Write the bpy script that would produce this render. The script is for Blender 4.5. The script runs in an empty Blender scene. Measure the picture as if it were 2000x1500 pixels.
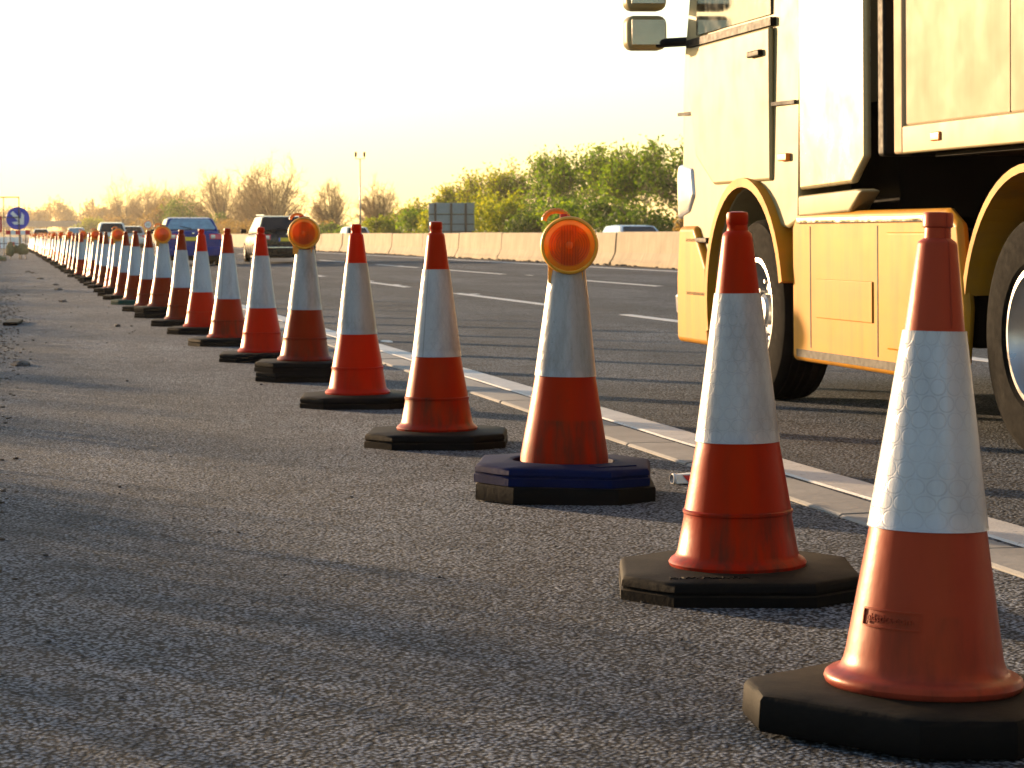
import bpy, bmesh, math, random
import numpy as np
from mathutils import Vector, Matrix

# ------------------------------------------------------------------ camera, sky, sun, exposure
SC = bpy.context.scene
COL = SC.collection
R = math.radians
SUN_AZ = 33.0          # degrees to the left of the road direction (+Y)
SUN_EL = 7.5
cam_d = bpy.data.cameras.new('camera')
cam = bpy.data.objects.new('camera', cam_d)
COL.objects.link(cam)
cam.location = (0, 0, 0.94)
cam.rotation_euler = (R(90 - 3.6074), 0, R(-12.2412))
cam_d.sensor_width = 36.0
cam_d.lens = 82.8
cam_d.clip_start = 0.1
cam_d.clip_end = 6000
cam_d.dof.use_dof = True
cam_d.dof.focus_distance = 7.0
cam_d.dof.aperture_fstop = 16.0
SC.camera = cam

world = bpy.data.worlds.new('World')
SC.world = world
world.use_nodes = True
wn = world.node_tree
wn.nodes.clear()
sky = wn.nodes.new('ShaderNodeTexSky')
sky.sky_type = 'NISHITA'
sky.sun_disc = False
sky.sun_elevation = R(SUN_EL)
sky.sun_rotation = R(-SUN_AZ)
sky.altitude = 50
sky.air_density = 1.0
sky.dust_density = 0.9
sky.ozone_density = 1.0
wbg = wn.nodes.new('ShaderNodeBackground')
wbg.inputs[1].default_value = 0.125
wo = wn.nodes.new('ShaderNodeOutputWorld')
wn.links.new(sky.outputs[0], wbg.inputs[0])
wn.links.new(wbg.outputs[0], wo.inputs[0])

sun_d = bpy.data.lights.new('sun', 'SUN')
sun_d.energy = 5.0
sun_d.angle = R(1.1)
sun_d.color = (1.0, 0.66, 0.36)
sun = bpy.data.objects.new('sun', sun_d)
COL.objects.link(sun)
sdir = Vector((-math.sin(R(SUN_AZ)) * math.cos(R(SUN_EL)), math.cos(R(SUN_AZ)) * math.cos(R(SUN_EL)), math.sin(R(SUN_EL))))
sun.rotation_euler = sdir.to_track_quat('Z', 'Y').to_euler()
sun.location = sdir * 60

SC.view_settings.view_transform = 'Standard'
SC.view_settings.look = 'None'
SC.view_settings.exposure = 1.48
SC.view_settings.gamma = 1.0
SC.render.engine = 'CYCLES'
SC.cycles.use_denoising = True
SC.cycles.max_bounces = 8
SC.cycles.transparent_max_bounces = 12
SC.cycles.volume_bounces = 1
SC.cycles.sample_clamp_indirect = 6.0

# ------------------------------------------------------------------ helpers
random.seed(7)
rng = np.random.default_rng(11)
FALL = 0.0155          # the carriageway rises gently towards the central reserve
def road_z(x):
    return max(0.0, (x - 2.98) * FALL)

def tag(o, label=None, cat=None, group=None, kind=None):
    if label: o['label'] = label
    if cat: o['category'] = cat
    if group: o['group'] = group
    if kind: o['kind'] = kind
    return o

def empty(name, loc=(0, 0, 0), rz=0.0, rx=0.0, ry=0.0):
    o = bpy.data.objects.new(name, None)
    COL.objects.link(o)
    o.empty_display_size = 0.2
    o.location = loc
    o.rotation_euler = (rx, ry, rz)
    return o

def link(name, me, parent=None, loc=None, rot=None):
    o = bpy.data.objects.new(name, me)
    COL.objects.link(o)
    if parent is not None: o.parent = parent
    if loc is not None: o.location = loc
    if rot is not None: o.rotation_euler = rot
    return o

def mesh(name, v, f, mats=(), smooth=False, uv=None, fm=None):
    me = bpy.data.meshes.new(name)
    me.from_pydata([tuple(map(float, p)) for p in v], [], f)
    if not isinstance(mats, (list, tuple)): mats = (mats,)
    for m in mats: me.materials.append(m)
    if smooth:
        me.polygons.foreach_set('use_smooth', [True] * len(me.polygons))
    if fm:
        me.polygons.foreach_set('material_index', fm)
    if uv is not None:
        l = me.uv_layers.new(name='UVMap')
        for poly in me.polygons:
            for li in poly.loop_indices:
                l.data[li].uv = uv[me.loops[li].vertex_index]
    me.update()
    return me

class MB:
    """collects simple shapes into one mesh"""
    def __init__(s):
        s.v = []; s.f = []
    def add(s, v, f, M=None):
        o = len(s.v)
        for p in v:
            p = Vector(p)
            s.v.append(tuple(M @ p) if M is not None else tuple(p))
        s.f += [tuple(i + o for i in q) for q in f]
        return s
    def box(s, x0, x1, y0, y1, z0, z1, M=None):
        v = [(x, y, z) for z in (z0, z1) for y in (y0, y1) for x in (x0, x1)]
        f = [(0, 2, 3, 1), (4, 5, 7, 6), (0, 1, 5, 4), (2, 6, 7, 3), (0, 4, 6, 2), (1, 3, 7, 5)]
        return s.add(v, f, M)
    def tube(s, a, b, r0, r1=None, n=8, cap=True):
        a = Vector(a); b = Vector(b)
        r1 = r0 if r1 is None else r1
        d = (b - a).normalized()
        u = d.cross(Vector((0, 0, 1)))
        if u.length < 1e-4: u = Vector((1, 0, 0))
        u.normalize(); w = d.cross(u)
        v = []
        for c, r in ((a, r0), (b, r1)):
            for i in range(n):
                t = 2 * math.pi * i / n
                v.append(c + (u * math.cos(t) + w * math.sin(t)) * r)
        f = [(i, (i + 1) % n, n + (i + 1) % n, n + i) for i in range(n)]
        if cap: f += [tuple(range(n))[::-1], tuple(range(n, 2 * n))]
        return s.add(v, f)
    def lathe(s, prof, n=24, axis='z', M=None, closed=False):
        v = []; f = []
        m = len(prof)
        for (r, z) in prof:
            for i in range(n):
                t = 2 * math.pi * i / n
                x, y = r * math.cos(t), r * math.sin(t)
                v.append((x, y, z) if axis == 'z' else ((z, x, y) if axis == 'x' else (y, z, x)))
        for k in range(m - 1):
            for i in range(n):
                j = (i + 1) % n
                f.append((k * n + i, k * n + j, (k + 1) * n + j, (k + 1) * n + i))
        if closed:
            for i in range(n):
                j = (i + 1) % n
                f.append(((m - 1) * n + i, (m - 1) * n + j, j, i))
        return s.add(v, f, M)
    def prism(s, poly, x0, x1, M=None):
        """polygon in (y,z) extruded along x"""
        n = len(poly)
        v = [(x0, y, z) for y, z in poly] + [(x1, y, z) for y, z in poly]
        f = [tuple(range(n)), tuple(range(2 * n - 1, n - 1, -1))]
        f += [(i, n + i, n + (i + 1) % n, (i + 1) % n) for i in range(n)]
        return s.add(v, f, M)
    def build(s, name, mat, parent=None, smooth=False, bevel=0, loc=None, rot=None, seg=2):
        me = mesh(name, s.v, s.f, mat, smooth)
        bm = bmesh.new(); bm.from_mesh(me)
        bmesh.ops.recalc_face_normals(bm, faces=bm.faces)
        bm.to_mesh(me); bm.free()
        o = link(name, me, parent, loc, rot)
        if bevel:
            b = o.modifiers.new('bevel', 'BEVEL'); b.width = bevel; b.segments = seg
            b.limit_method = 'ANGLE'; b.angle_limit = R(30)
            me.polygons.foreach_set('use_smooth', [True] * len(me.polygons))
            b.harden_normals = False
            w = o.modifiers.new('wn', 'WEIGHTED_NORMAL'); w.keep_sharp = True
        return o

def copy_tree(o, parent=None):
    c = o.copy(); COL.objects.link(c)
    if parent is not None: c.parent = parent
    for ch in list(o.children): copy_tree(ch, c)
    return c

# ------------------------------------------------------------------ materials
class NT:
    def __init__(s, name):
        s.m = bpy.data.materials.new(name); s.m.use_nodes = True
        s.t = s.m.node_tree; s.t.nodes.clear()
        s.out = s.n('ShaderNodeOutputMaterial')
    def n(s, typ, **kw):
        nd = s.t.nodes.new(typ)
        for k, v in kw.items(): setattr(nd, k, v)
        return nd
    def l(s, a, b): s.t.links.new(a, b)
    def val(s, sock, v):
        if hasattr(v, 'is_output'): s.l(v, sock)
        else: sock.default_value = v
    def pos(s, scale=(1, 1, 1), obj=False):
        if obj: src = s.n('ShaderNodeTexCoord').outputs['Object']
        else: src = s.n('ShaderNodeNewGeometry').outputs['Position']
        mp = s.n('ShaderNodeMapping'); s.l(src, mp.inputs[0]); mp.inputs['Scale'].default_value = scale
        return mp.outputs[0]
    def noise(s, vec, scale, detail=4, rough=.55, dist=0):
        nd = s.n('ShaderNodeTexNoise'); s.l(vec, nd.inputs['Vector'])
        nd.inputs['Scale'].default_value = scale; nd.inputs['Detail'].default_value = detail
        nd.inputs['Roughness'].default_value = rough; nd.inputs['Distortion'].default_value = dist
        return nd.outputs['Fac']
    def voro(s, vec, scale, feature='F1', smooth=None, rnd=1.0):
        nd = s.n('ShaderNodeTexVoronoi', feature=feature); s.l(vec, nd.inputs['Vector'])
        nd.inputs['Scale'].default_value = scale; nd.inputs['Randomness'].default_value = rnd
        return nd
    def ramp(s, fac, stops, interp='LINEAR'):
        nd = s.n('ShaderNodeValToRGB'); s.l(fac, nd.inputs[0]); cr = nd.color_ramp; cr.interpolation = interp
        while len(cr.elements) < len(stops): cr.elements.new(.5)
        for e, (p, c) in zip(cr.elements, stops):
            e.position = p
            e.color = (c[0], c[1], c[2], 1) if isinstance(c, (tuple, list)) else (c, c, c, 1)
        return nd.outputs[0]
    def mix(s, fac, a, b, mode='MIX'):
        nd = s.n('ShaderNodeMix', data_type='RGBA', blend_type=mode)
        s.val(nd.inputs[0], fac)
        for k, v in ((6, a), (7, b)):
            if isinstance(v, (tuple, list)): v = (v[0], v[1], v[2], 1)
            s.val(nd.inputs[k], v)
        return nd.outputs[2]
    def math(s, op, a, b=0.0, c=None):
        nd = s.n('ShaderNodeMath', operation=op)
        s.val(nd.inputs[0], a); s.val(nd.inputs[1], b)
        if c is not None: s.val(nd.inputs[2], c)
        return nd.outputs[0]
    def bump(s, h, strength=.4, dist=.01, prev=None):
        nd = s.n('ShaderNodeBump'); s.l(h, nd.inputs['Height'])
        nd.inputs['Strength'].default_value = strength; nd.inputs['Distance'].default_value = dist
        if prev is not None: s.l(prev, nd.inputs['Normal'])
        return nd.outputs[0]
    def pbr(s, col, rough=.5, metal=0, normal=None, spec=.5, coat=0, trans=0, emit=None, tint=None):
        b = s.n('ShaderNodeBsdfPrincipled')
        if isinstance(col, (tuple, list)): col = (col[0], col[1], col[2], 1)
        s.val(b.inputs['Base Color'], col); s.val(b.inputs['Roughness'], rough)
        b.inputs['Metallic'].default_value = metal; b.inputs['Specular IOR Level'].default_value = spec
        b.inputs['Coat Weight'].default_value = coat; b.inputs['Transmission Weight'].default_value = trans
        b.inputs['Coat Roughness'].default_value = .05
        if tint: b.inputs['Specular Tint'].default_value = (*tint, 1)
        if normal is not None: s.l(normal, b.inputs['Normal'])
        if emit:
            b.inputs['Emission Color'].default_value = (*emit[0], 1); b.inputs['Emission Strength'].default_value = emit[1]
        return b.outputs[0]
    def transl(s, col):
        b = s.n('ShaderNodeBsdfTranslucent')
        if isinstance(col, (tuple, list)): col = (col[0], col[1], col[2], 1)
        s.val(b.inputs[0], col)
        return b.outputs[0]
    def mixs(s, fac, a, b):
        nd = s.n('ShaderNodeMixShader'); s.val(nd.inputs[0], fac); s.l(a, nd.inputs[1]); s.l(b, nd.inputs[2])
        return nd.outputs[0]
    def end(s, sh, disp=None):
        s.l(sh, s.out.inputs[0])
        return s.m

def plain(name, col, rough=.5, metal=0, spec=.5, coat=0, var=.12, scale=6, bump=0, emit=None):
    """plain surface with faint uneven wear"""
    t = NT(name); p = t.pos(obj=True)
    n = t.noise(p, scale, 5, .6)
    lo = tuple(c * (1 - var) for c in col); hi = tuple(min(1, c * (1 + var)) for c in col)
    c = t.ramp(n, [(.3, lo), (.7, hi)])
    r = t.ramp(t.noise(p, scale * 2.3, 3), [(.3, max(.03, rough - .08)), (.7, min(1, rough + .08))])
    nm = t.bump(t.noise(p, scale * 12, 4), bump, .004) if bump else None
    return t.end(t.pbr(c, r, metal, nm, spec, coat, emit=emit))

def mat_asphalt(name, lo, hi, scale, bump, wheel=False, dist=.006):
    t = NT(name); p = t.pos()
    v = t.voro(p, scale)
    cell = t.n('ShaderNodeSeparateColor'); t.l(v.outputs['Color'], cell.inputs[0])
    fine = t.noise(p, scale * .55, 5, .65)
    big = t.noise(t.pos((1, .35, 1)), .8, 5, .6)
    st = t.noise(p, 3.2, 5, .62)
    c = t.mix(t.ramp(cell.outputs[0], [(0, 0.), (1, 1.)]), lo, hi)
    c = t.mix(t.ramp(fine, [(.38, 0.), (.66, .55)]), c, tuple(x * .45 for x in lo))
    c = t.mix(t.ramp(big, [(.38, 0.), (.66, .6)]), c, tuple(x * 1.3 for x in hi))
    c = t.mix(t.ramp(st, [(.50, 0.), (.68, .6)]), c, tuple(x * .6 for x in lo))
    if wheel:
        w = t.noise(t.pos((1.15, .012, 1)), 1.0, 3, .5)
        c = t.mix(t.ramp(w, [(.42, 0.), (.62, .5)]), c, tuple(x * .62 for x in lo))
    c = t.mix(t.ramp(v.outputs['Distance'], [(.28, 0.), (.60, 1.)]), c, tuple(x * .14 for x in lo))
    h = t.math('SUBTRACT', 1.0, v.outputs['Distance'])
    h = t.math('ADD', h, t.math('MULTIPLY', fine, 1.4))
    h = t.math('ADD', h, t.math('MULTIPLY', t.noise(p, scale * .16, 4, .6), 2.2))
    nm = t.bump(h, bump, dist)
    r = t.ramp(fine, [(.3, .72), (.7, .95)])
    return t.end(t.pbr(c, r, 0, nm, .16))

M = {}
M['shoulder'] = mat_asphalt('shoulder_asphalt', (.096, .122, .164), (.320, .360, .430), 88, 1.0, dist=.011)
M['lane'] = mat_asphalt('lane_asphalt', (.060, .080, .112), (.240, .278, .340), 70, 1.0, True, dist=.011)
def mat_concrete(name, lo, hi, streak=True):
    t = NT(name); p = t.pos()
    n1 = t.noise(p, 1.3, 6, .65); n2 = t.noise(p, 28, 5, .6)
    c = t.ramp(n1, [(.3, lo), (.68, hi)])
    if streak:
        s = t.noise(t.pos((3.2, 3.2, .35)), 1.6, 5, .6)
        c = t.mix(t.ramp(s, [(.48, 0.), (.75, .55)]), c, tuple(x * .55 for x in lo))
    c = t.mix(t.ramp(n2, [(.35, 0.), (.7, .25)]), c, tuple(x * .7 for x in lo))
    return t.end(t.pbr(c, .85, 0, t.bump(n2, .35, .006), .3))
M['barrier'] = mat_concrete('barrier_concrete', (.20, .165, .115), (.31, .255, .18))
M['strip'] = mat_concrete('channel_concrete', (.20, .20, .20), (.31, .31, .305), False)
def mat_paint():
    t = NT('road_paint'); p = t.pos()
    n = t.noise(p, 30, 6, .7); n2 = t.noise(p, 4, 4, .6)
    c = t.ramp(n2, [(.3, (.38, .385, .39)), (.7, (.50, .505, .51))])
    c = t.mix(t.ramp(n, [(.58, 0.), (.68, .8)]), c, (.16, .16, .16))
    return t.end(t.pbr(c, .6, 0, t.bump(t.noise(p, 90, 4), .5, .004), .4))
M['paint'] = mat_paint()
def mat_ground(name, a, b, c3):
    t = NT(name); p = t.pos()
    c = t.ramp(t.noise(p, .25, 6, .65), [(.3, a), (.55, b), (.75, c3)])
    c = t.mix(t.ramp(t.noise(p, 9, 5, .7), [(.4, 0.), (.7, .6)]), c, tuple(x * .4 for x in a))
    return t.end(t.pbr(c, .95, 0, t.bump(t.noise(p, 14, 5, .7), .8, .05), .15))
M['grass_ground'] = mat_ground('rough_grass_ground', (.05, .065, .02), (.09, .10, .03), (.13, .12, .05))
M['dirt'] = mat_ground('dirt', (.045, .038, .03), (.07, .058, .045), (.10, .085, .065))
M['hill'] = mat_ground('hill_grass', (.06, .075, .03), (.09, .10, .04), (.11, .105, .05))

def mat_cone(name, col, fade=.25, trans=.22, dirt=.5):
    t = NT(name); p = t.pos(obj=True)
    n = t.noise(p, 5, 5, .6)
    hi = tuple(min(1, c * 1.1 + .06 * fade) for c in col)
    c = t.ramp(n, [(.3, col), (.75, hi)])
    # grime: vertical road-splash smears on the skirt below the crease, scuffs elsewhere
    sm = t.noise(t.pos((22, 22, 1.6), True), 1.0, 5, .65)
    sep = t.n('ShaderNodeSeparateXYZ'); t.l(t.n('ShaderNodeTexCoord').outputs['Object'], sep.inputs[0])
    low = t.ramp(sep.outputs[2], [(0.0, .9), (.150, .9), (.156, .28), (1, .28)])
    g = t.math('MULTIPLY', t.ramp(sm, [(.42, 0.), (.68, 1.)]), low)
    c = t.mix(t.math('MULTIPLY', g, dirt), c, (.035, .022, .018))
    sp = t.noise(p, 38, 4, .7)
    c = t.mix(t.ramp(sp, [(.66, 0.), (.74, .6 * dirt)]), c, (.03, .02, .018))
    r = t.ramp(n, [(.3, .32), (.7, .46)])
    a = t.pbr(c, r, 0, t.bump(t.noise(p, 9, 4, .5), .12, .02), .34, tint=(1.0, .22, .03))
    return t.end(t.mixs(trans, a, t.transl(c)))
M['cone_faded'] = mat_cone('cone_faded_orange', (.255, .036, .020), .08, .05, .5)
M['cone_red'] = mat_cone('cone_red', (.31, .0115, .0030), .0, .12, .9)
M['cone_bright'] = mat_cone('cone_bright_red', (.46, .013, .004), .02, .28, .35)
M['cone_dark'] = mat_cone('cone_dull_dark_red', (.18, .011, .004), .02, .08, .75)
M['cone_brown'] = mat_cone('cone_dull_brown', (.15, .026, .010), .05, .05, .6)

def mat_sleeve(name, col=(.345, .36, .40), dirt=.45, d=.033):
    t = NT(name)
    uv = t.n('ShaderNodeUVMap').outputs[0]
    sp = t.n('ShaderNodeSeparateXYZ'); t.l(uv, sp.inputs[0])
    vrow = t.math('DIVIDE', sp.outputs[1], d * .92)
    row = t.math('FLOOR', vrow)
    off = t.math('MULTIPLY', t.math('MODULO', row, 2.0), .5)
    fu = t.math('SUBTRACT', t.math('FRACT', t.math('ADD', t.math('DIVIDE', sp.outputs[0], d), off)), .5)
    fv = t.math('MULTIPLY', t.math('SUBTRACT', t.math('FRACT', vrow), .5), .94)
    rr = t.math('SQRT', t.math('ADD', t.math('MULTIPLY', fu, fu), t.math('MULTIPLY', fv, fv)))
    ring = t.math('ABSOLUTE', t.math('SUBTRACT', rr, .46))
    ring = t.ramp(ring, [(.0, 1.), (.028, .6), (.06, 0.)])
    p = t.pos(obj=True)
    patch = t.ramp(t.noise(p, 9, 4, .6), [(.36, .15), (.62, 1.)])
    ring = t.math('MULTIPLY', ring, patch)
    n = t.noise(t.pos((9, 9, 1.2), True), 1, 5, .6)
    c = t.ramp(n, [(.3, tuple(x * .86 for x in col)), (.7, col)])
    c = t.mix(t.math('MULTIPLY', ring, .24), c, (.13, .13, .15))
    dn = t.noise(t.pos((16, 16, 3), True), 1.0, 6, .7)
    c = t.mix(t.ramp(dn, [(.46, 0.), (.72, dirt)]), c, (.11, .10, .10))
    spk = t.noise(p, 45, 3, .6)
    c = t.mix(t.ramp(spk, [(.70, 0.), (.75, .7 * dirt)]), c, (.08, .07, .07))
    sl = t.math('ABSOLUTE', t.math('SUBTRACT', sp.outputs[0], .028))
    c = t.mix(t.ramp(sl, [(.0010, .55), (.0022, 0.)]), c, (.06, .055, .055))
    h = t.math('ADD', t.math('MULTIPLY', ring, -.2), t.math('MULTIPLY', t.noise(t.pos((14, 14, 5), True), 1, 4, .6), 1.3))
    return t.end(t.pbr(c, .36, .12, t.bump(h, .35, .006), .22, .05))
M['sleeve'] = mat_sleeve('reflective_sleeve')
M['sleeve_clean'] = mat_sleeve('reflective_sleeve_clean', (.385, .415, .48), .25, .034)
M['sleeve_dirty'] = mat_sleeve('reflective_sleeve_dirty', (.30, .315, .345), .65)

def mat_rubber(name, col, dust=.6):
    t = NT(name); p = t.pos(obj=True)
    n = t.noise(p, 7, 6, .65)
    c = t.ramp(n, [(.3, tuple(x * .6 for x in col)), (.7, col)])
    up = t.n('ShaderNodeSeparateXYZ'); t.l(t.n('ShaderNodeNewGeometry').outputs['True Normal'], up.inputs[0])
    d = t.math('MULTIPLY', t.ramp(up.outputs[2], [(.5, .06), (.9, 1.)]), t.ramp(t.noise(p, 16, 6, .7), [(.32, .1), (.66, dust)]))
    c = t.mix(d, c, (.085, .065, .043))
    return t.end(t.pbr(c, .68, 0, t.bump(t.noise(p, 60, 5, .65), .3, .004), .07))
M['rubber'] = mat_rubber('black_rubber', (.0032, .0034, .0042), .12)
M['rubber_blue'] = mat_rubber('blue_rubber', (.0012, .0085, .060), .10)
M['rubber_green'] = mat_rubber('green_rubber', (.010, .06, .05), .35)
M['rubber_brown'] = mat_rubber('dusty_rubber', (.0035, .0035, .004), .26)

def mat_lens(name='amber_lens'):
    t = NT(name)
    c = (.95, .27, .012)
    sp = t.n('ShaderNodeSeparateXYZ'); t.l(t.n('ShaderNodeTexCoord').outputs['Object'], sp.inputs[0])
    rad = t.math('SQRT', t.math('ADD', t.math('MULTIPLY', sp.outputs[0], sp.outputs[0]), t.math('MULTIPLY', sp.outputs[2], sp.outputs[2])))
    rings = t.math('SINE', t.math('MULTIPLY', rad, 720.0))
    ribs = t.math('SINE', t.math('MULTIPLY', sp.outputs[0], 640.0))
    inner = t.ramp(t.math('ABSOLUTE', sp.outputs[0]), [(.030, 1.), (.036, 0.)])
    pat = t.mix(inner, rings, ribs)
    rimk = t.ramp(rad, [(.073, 0.), (.075, 1.)])
    pat = t.mix(rimk, pat, (.5, .5, .5))
    c = t.mix(t.ramp(pat, [(.2, 0.), (.8, .45)]), (.88, .17, .004), (.40, .055, .003))
    c = t.mix(t.math('MULTIPLY', inner, .22), c, (.25, .035, .004))
    c = t.mix(rimk, c, (1.0, .42, .03))
    g = t.pbr(c, .16, 0, t.bump(pat, .5, .002), .5, .3)
    tr = t.n('ShaderNodeBsdfTransparent'); tr.inputs[0].default_value = (1.0, .36, .03, 1)
    return t.end(t.mixs(.12, t.mixs(.5, g, t.transl(c)), tr.outputs[0]))
M['lens'] = mat_lens()
M['lamp_yellow'] = plain('lamp_yellow_plastic', (.62, .30, .02), .45, var=.25, scale=20)
M['lamp_orange'] = plain('lamp_orange_plastic', (.70, .20, .015), .45, var=.2, scale=20)
M['lamp_core'] = plain('lamp_inner_reflector', (.55, .5, .4), .3, .6)

def mat_leaf(name, a, b, c3, tr=.45):
    t = NT(name)
    geo = t.n('ShaderNodeNewGeometry')
    c = t.ramp(geo.outputs['Random Per Island'], [(0, a), (.55, b), (1, c3)])
    clump = t.noise(t.pos(), .35, 4, .6)
    c = t.mix(t.ramp(clump, [(.38, 0.), (.66, .55)]), c, a)
    d = t.pbr(c, .6, 0, None, .25)
    tc = t.mix(1.0, c, (1.6, 1.45, .7), 'MULTIPLY')
    return t.end(t.mixs(tr, d, t.transl(tc)))
M['leaf_a'] = mat_leaf('spring_leaf', (.05, .115, .006), (.115, .215, .007), (.21, .30, .009), .5)
M['leaf_b'] = mat_leaf('yellow_green_leaf', (.10, .16, .004), (.23, .28, .006), (.36, .36, .008), .5)
M['leaf_c'] = mat_leaf('dark_leaf', (.028, .068, .006), (.07, .14, .008), (.135, .205, .010), .45)
M['leaf_d'] = mat_leaf('brown_twig_leaf', (.12, .085, .035), (.22, .155, .06), (.32, .23, .09), .45)
M['bark'] = plain('bark', (.10, .07, .042), .9, var=.3, scale=3, bump=.5)
M['twig'] = plain('bare_twig', (.34, .22, .09), .85, var=.2, scale=3)
M['grass'] = mat_leaf('grass_blade', (.06, .09, .015), (.11, .13, .025), (.17, .16, .05), .35)

def mat_carpaint(name, col, metal=.25, rough=.28, coat=.6, spec=.5, grime=0):
    t = NT(name); p = t.pos(obj=True)
    d = t.noise(p, 4, 5, .65)
    c = t.mix(t.ramp(d, [(.4, 0.), (.75, .12)]), col, (.22, .19, .16))
    if grime:
        st = t.noise(t.pos((7, 7, .5), True), 1.0, 6, .65)
        c = t.mix(t.ramp(st, [(.46, 0.), (.75, grime)]), c, (.07, .055, .035))
        sw = t.noise(t.pos((1, .25, 2.5), True), 1.6, 5, .6)
        c = t.mix(t.ramp(sw, [(.5, 0.), (.8, grime * .7)]), c, (.10, .08, .05))
    r = t.ramp(d, [(.3, rough - .06), (.7, rough + .1)])
    return t.end(t.pbr(c, r, metal, t.bump(t.noise(p, 2.2, 2), .02, .02), spec, coat))
M['car_blue'] = mat_carpaint('deep_blue_paint', (.001, .020, .18), .0, .3, .10, .12)
M['car_black'] = mat_carpaint('black_paint', (.004, .004, .005), .0, .25, .22, .2)
M['car_white'] = mat_carpaint('white_paint', (.72, .72, .70), 0)
M['car_silver'] = mat_carpaint('silver_paint', (.45, .46, .48), .6)
M['car_grey'] = mat_carpaint('grey_paint', (.10, .11, .12), .4)
M['glass'] = plain('dark_car_glass', (.006, .010, .014), .08, 0, .35, .15, var=.1)
M['glass_painted_sky'] = plain('car_glass_painted_sky', (.20, .31, .40), .10, 0, .35, .15, var=.2)  # sky reflection painted into the glass as a pale blue base colour
M['tyre'] = plain('tyre_rubber', (.006, .006, .006), .9, spec=.05, var=.3, scale=14, bump=.3)
M['rim'] = plain('alloy_rim', (.42, .42, .43), .35, .85)
M['steel'] = plain('galvanised_steel', (.32, .33, .34), .45, .7, var=.25)
M['steel_dark'] = plain('weathered_steel', (.06, .05, .045), .6, .3, var=.3)
M['red_light'] = plain('red_lamp_plastic', (.62, .02, .025), .2, 0, .6, .5)
M['clear_light'] = plain('clear_lamp_plastic', (.55, .56, .58), .12, .3, .7, .5)
M['plate_yellow'] = plain('yellow_number_plate', (.72, .50, .02), .45)
M['plate_blue'] = plain('blue_plate_band', (.02, .10, .50), .45)
M['black_plastic'] = plain('black_plastic', (.005, .005, .006), .6, spec=.12, var=.3, scale=12)
M['chassis'] = plain('truck_chassis_black', (.004, .0035, .003), .8, spec=.05, var=.4, scale=4, bump=.2)
M['chrome'] = plain('bright_trim', (.7, .7, .7), .15, .95)
M['cab'] = mat_carpaint('truck_cream_paint', (.30, .255, .14), 0, .42, .03, .08, .22)
M['cab_gloss'] = mat_carpaint('truck_polished_cream', (.34, .285, .15), 0, .24, .25, .35, .12)
M['skirt'] = mat_carpaint('truck_yellow_paint', (.44, .20, .012), 0, .45, .02, .06, .4)
M['trailer'] = mat_carpaint('trailer_cream_paint', (.36, .27, .17), 0, .55, .0, .06, .18)
M['sign_blue'] = plain('sign_blue', (.01, .035, .48), .4)
M['sign_white'] = plain('sign_white', (.72, .74, .76), .4)
M['sign_red'] = plain('sign_red', (.50, .012, .02), .4)
M['sign_back'] = plain('sign_back_grey', (.20, .27, .31), .5, .2, var=.12)
M['sandbag'] = plain('sandbag_woven', (.20, .155, .07), .9, var=.3, scale=9, bump=.5)
M['black'] = plain('matt_black', (.012, .012, .012), .8)
M['stone'] = plain('dark_stone', (.045, .042, .040), .9, var=.5, scale=30)
M['bridge'] = mat_concrete('bridge_concrete', (.22, .21, .20), (.32, .30, .28))
M['headlamp'] = plain('lit_headlamp', (.8, .8, .75), .2, emit=((1.0, .95, .8), 9.0))

# ------------------------------------------------------------------ ground, road, pavements
def sheet(name, x0, x1, y0, y1, z0, z1, mat, nx=1, ny=1):
    v = []; f = []
    for j in range(ny + 1):
        for i in range(nx + 1):
            a = i / nx; b = j / ny
            v.append((x0 + (x1 - x0) * a, y0 + (y1 - y0) * b, z0 + (z1 - z0) * a))
    for j in range(ny):
        for i in range(nx):
            k = j * (nx + 1) + i
            f.append((k, k + 1, k + nx + 2, k + nx + 1))
    return link(name, mesh(name, v, f, mat))

YN, YF = -14.0, 1500.0
tag(sheet('ground', -900, 900, -60, 1900, -.14, -.14, M['grass_ground'], 6, 8), kind='structure')
tag(sheet('hard_shoulder', -.75, 2.73, YN, YF, 0, 0, M['shoulder'], 1, 40), kind='structure')
tag(sheet('verge', -9, -.75, YN, YF, -.02, -.015, M['grass_ground'], 2, 40), kind='structure')
carriage = tag(sheet('carriageway', 2.985, 14.75, YN, YF, 0, road_z(14.75), M['lane'], 4, 40), kind='structure')
tag(sheet('central_reserve', 14.75, 17.4, YN, YF, road_z(14.75) - .002, .14, M['dirt'], 1, 40), kind='structure')
opp = tag(sheet('opposite_carriageway', 17.4, 31.5, YN, YF, .14, -.06, M['lane'], 2, 40), kind='structure')
tag(sheet('far_verge', 31.5, 60, YN, YF, -.06, .5, M['grass_ground'], 4, 60), kind='structure')

# far rising ground that closes the view under the haze
def hill(name, x0, x1, y0, y1, hgt, mat, seed, n=40, m=8):
    r = random.Random(seed)
    ph = [r.uniform(0, 6.28) for _ in range(5)]
    v = []; f = []
    for j in range(m + 1):
        b = j / m
        for i in range(n + 1):
            a = i / n
            prof = math.sin(min(1, b * 1.1) * math.pi * .5)
            und = .65 + .2 * math.sin(a * 7 + ph[0]) + .12 * math.sin(a * 17 + ph[1]) + .05 * math.sin(a * 41 + ph[2])
            v.append((x0 + (x1 - x0) * a, y0 + (y1 - y0) * b, -.16 + hgt * prof * und))
    for j in range(m):
        for i in range(n):
            k = j * (n + 1) + i
            f.append((k, k + 1, k + n + 2, k + n + 1))
    return tag(link(name, mesh(name, v, f, mat, True)), kind='structure')
hill('hill', -600, 760, 1520, 1880, 13, M['hill'], 3)

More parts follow.
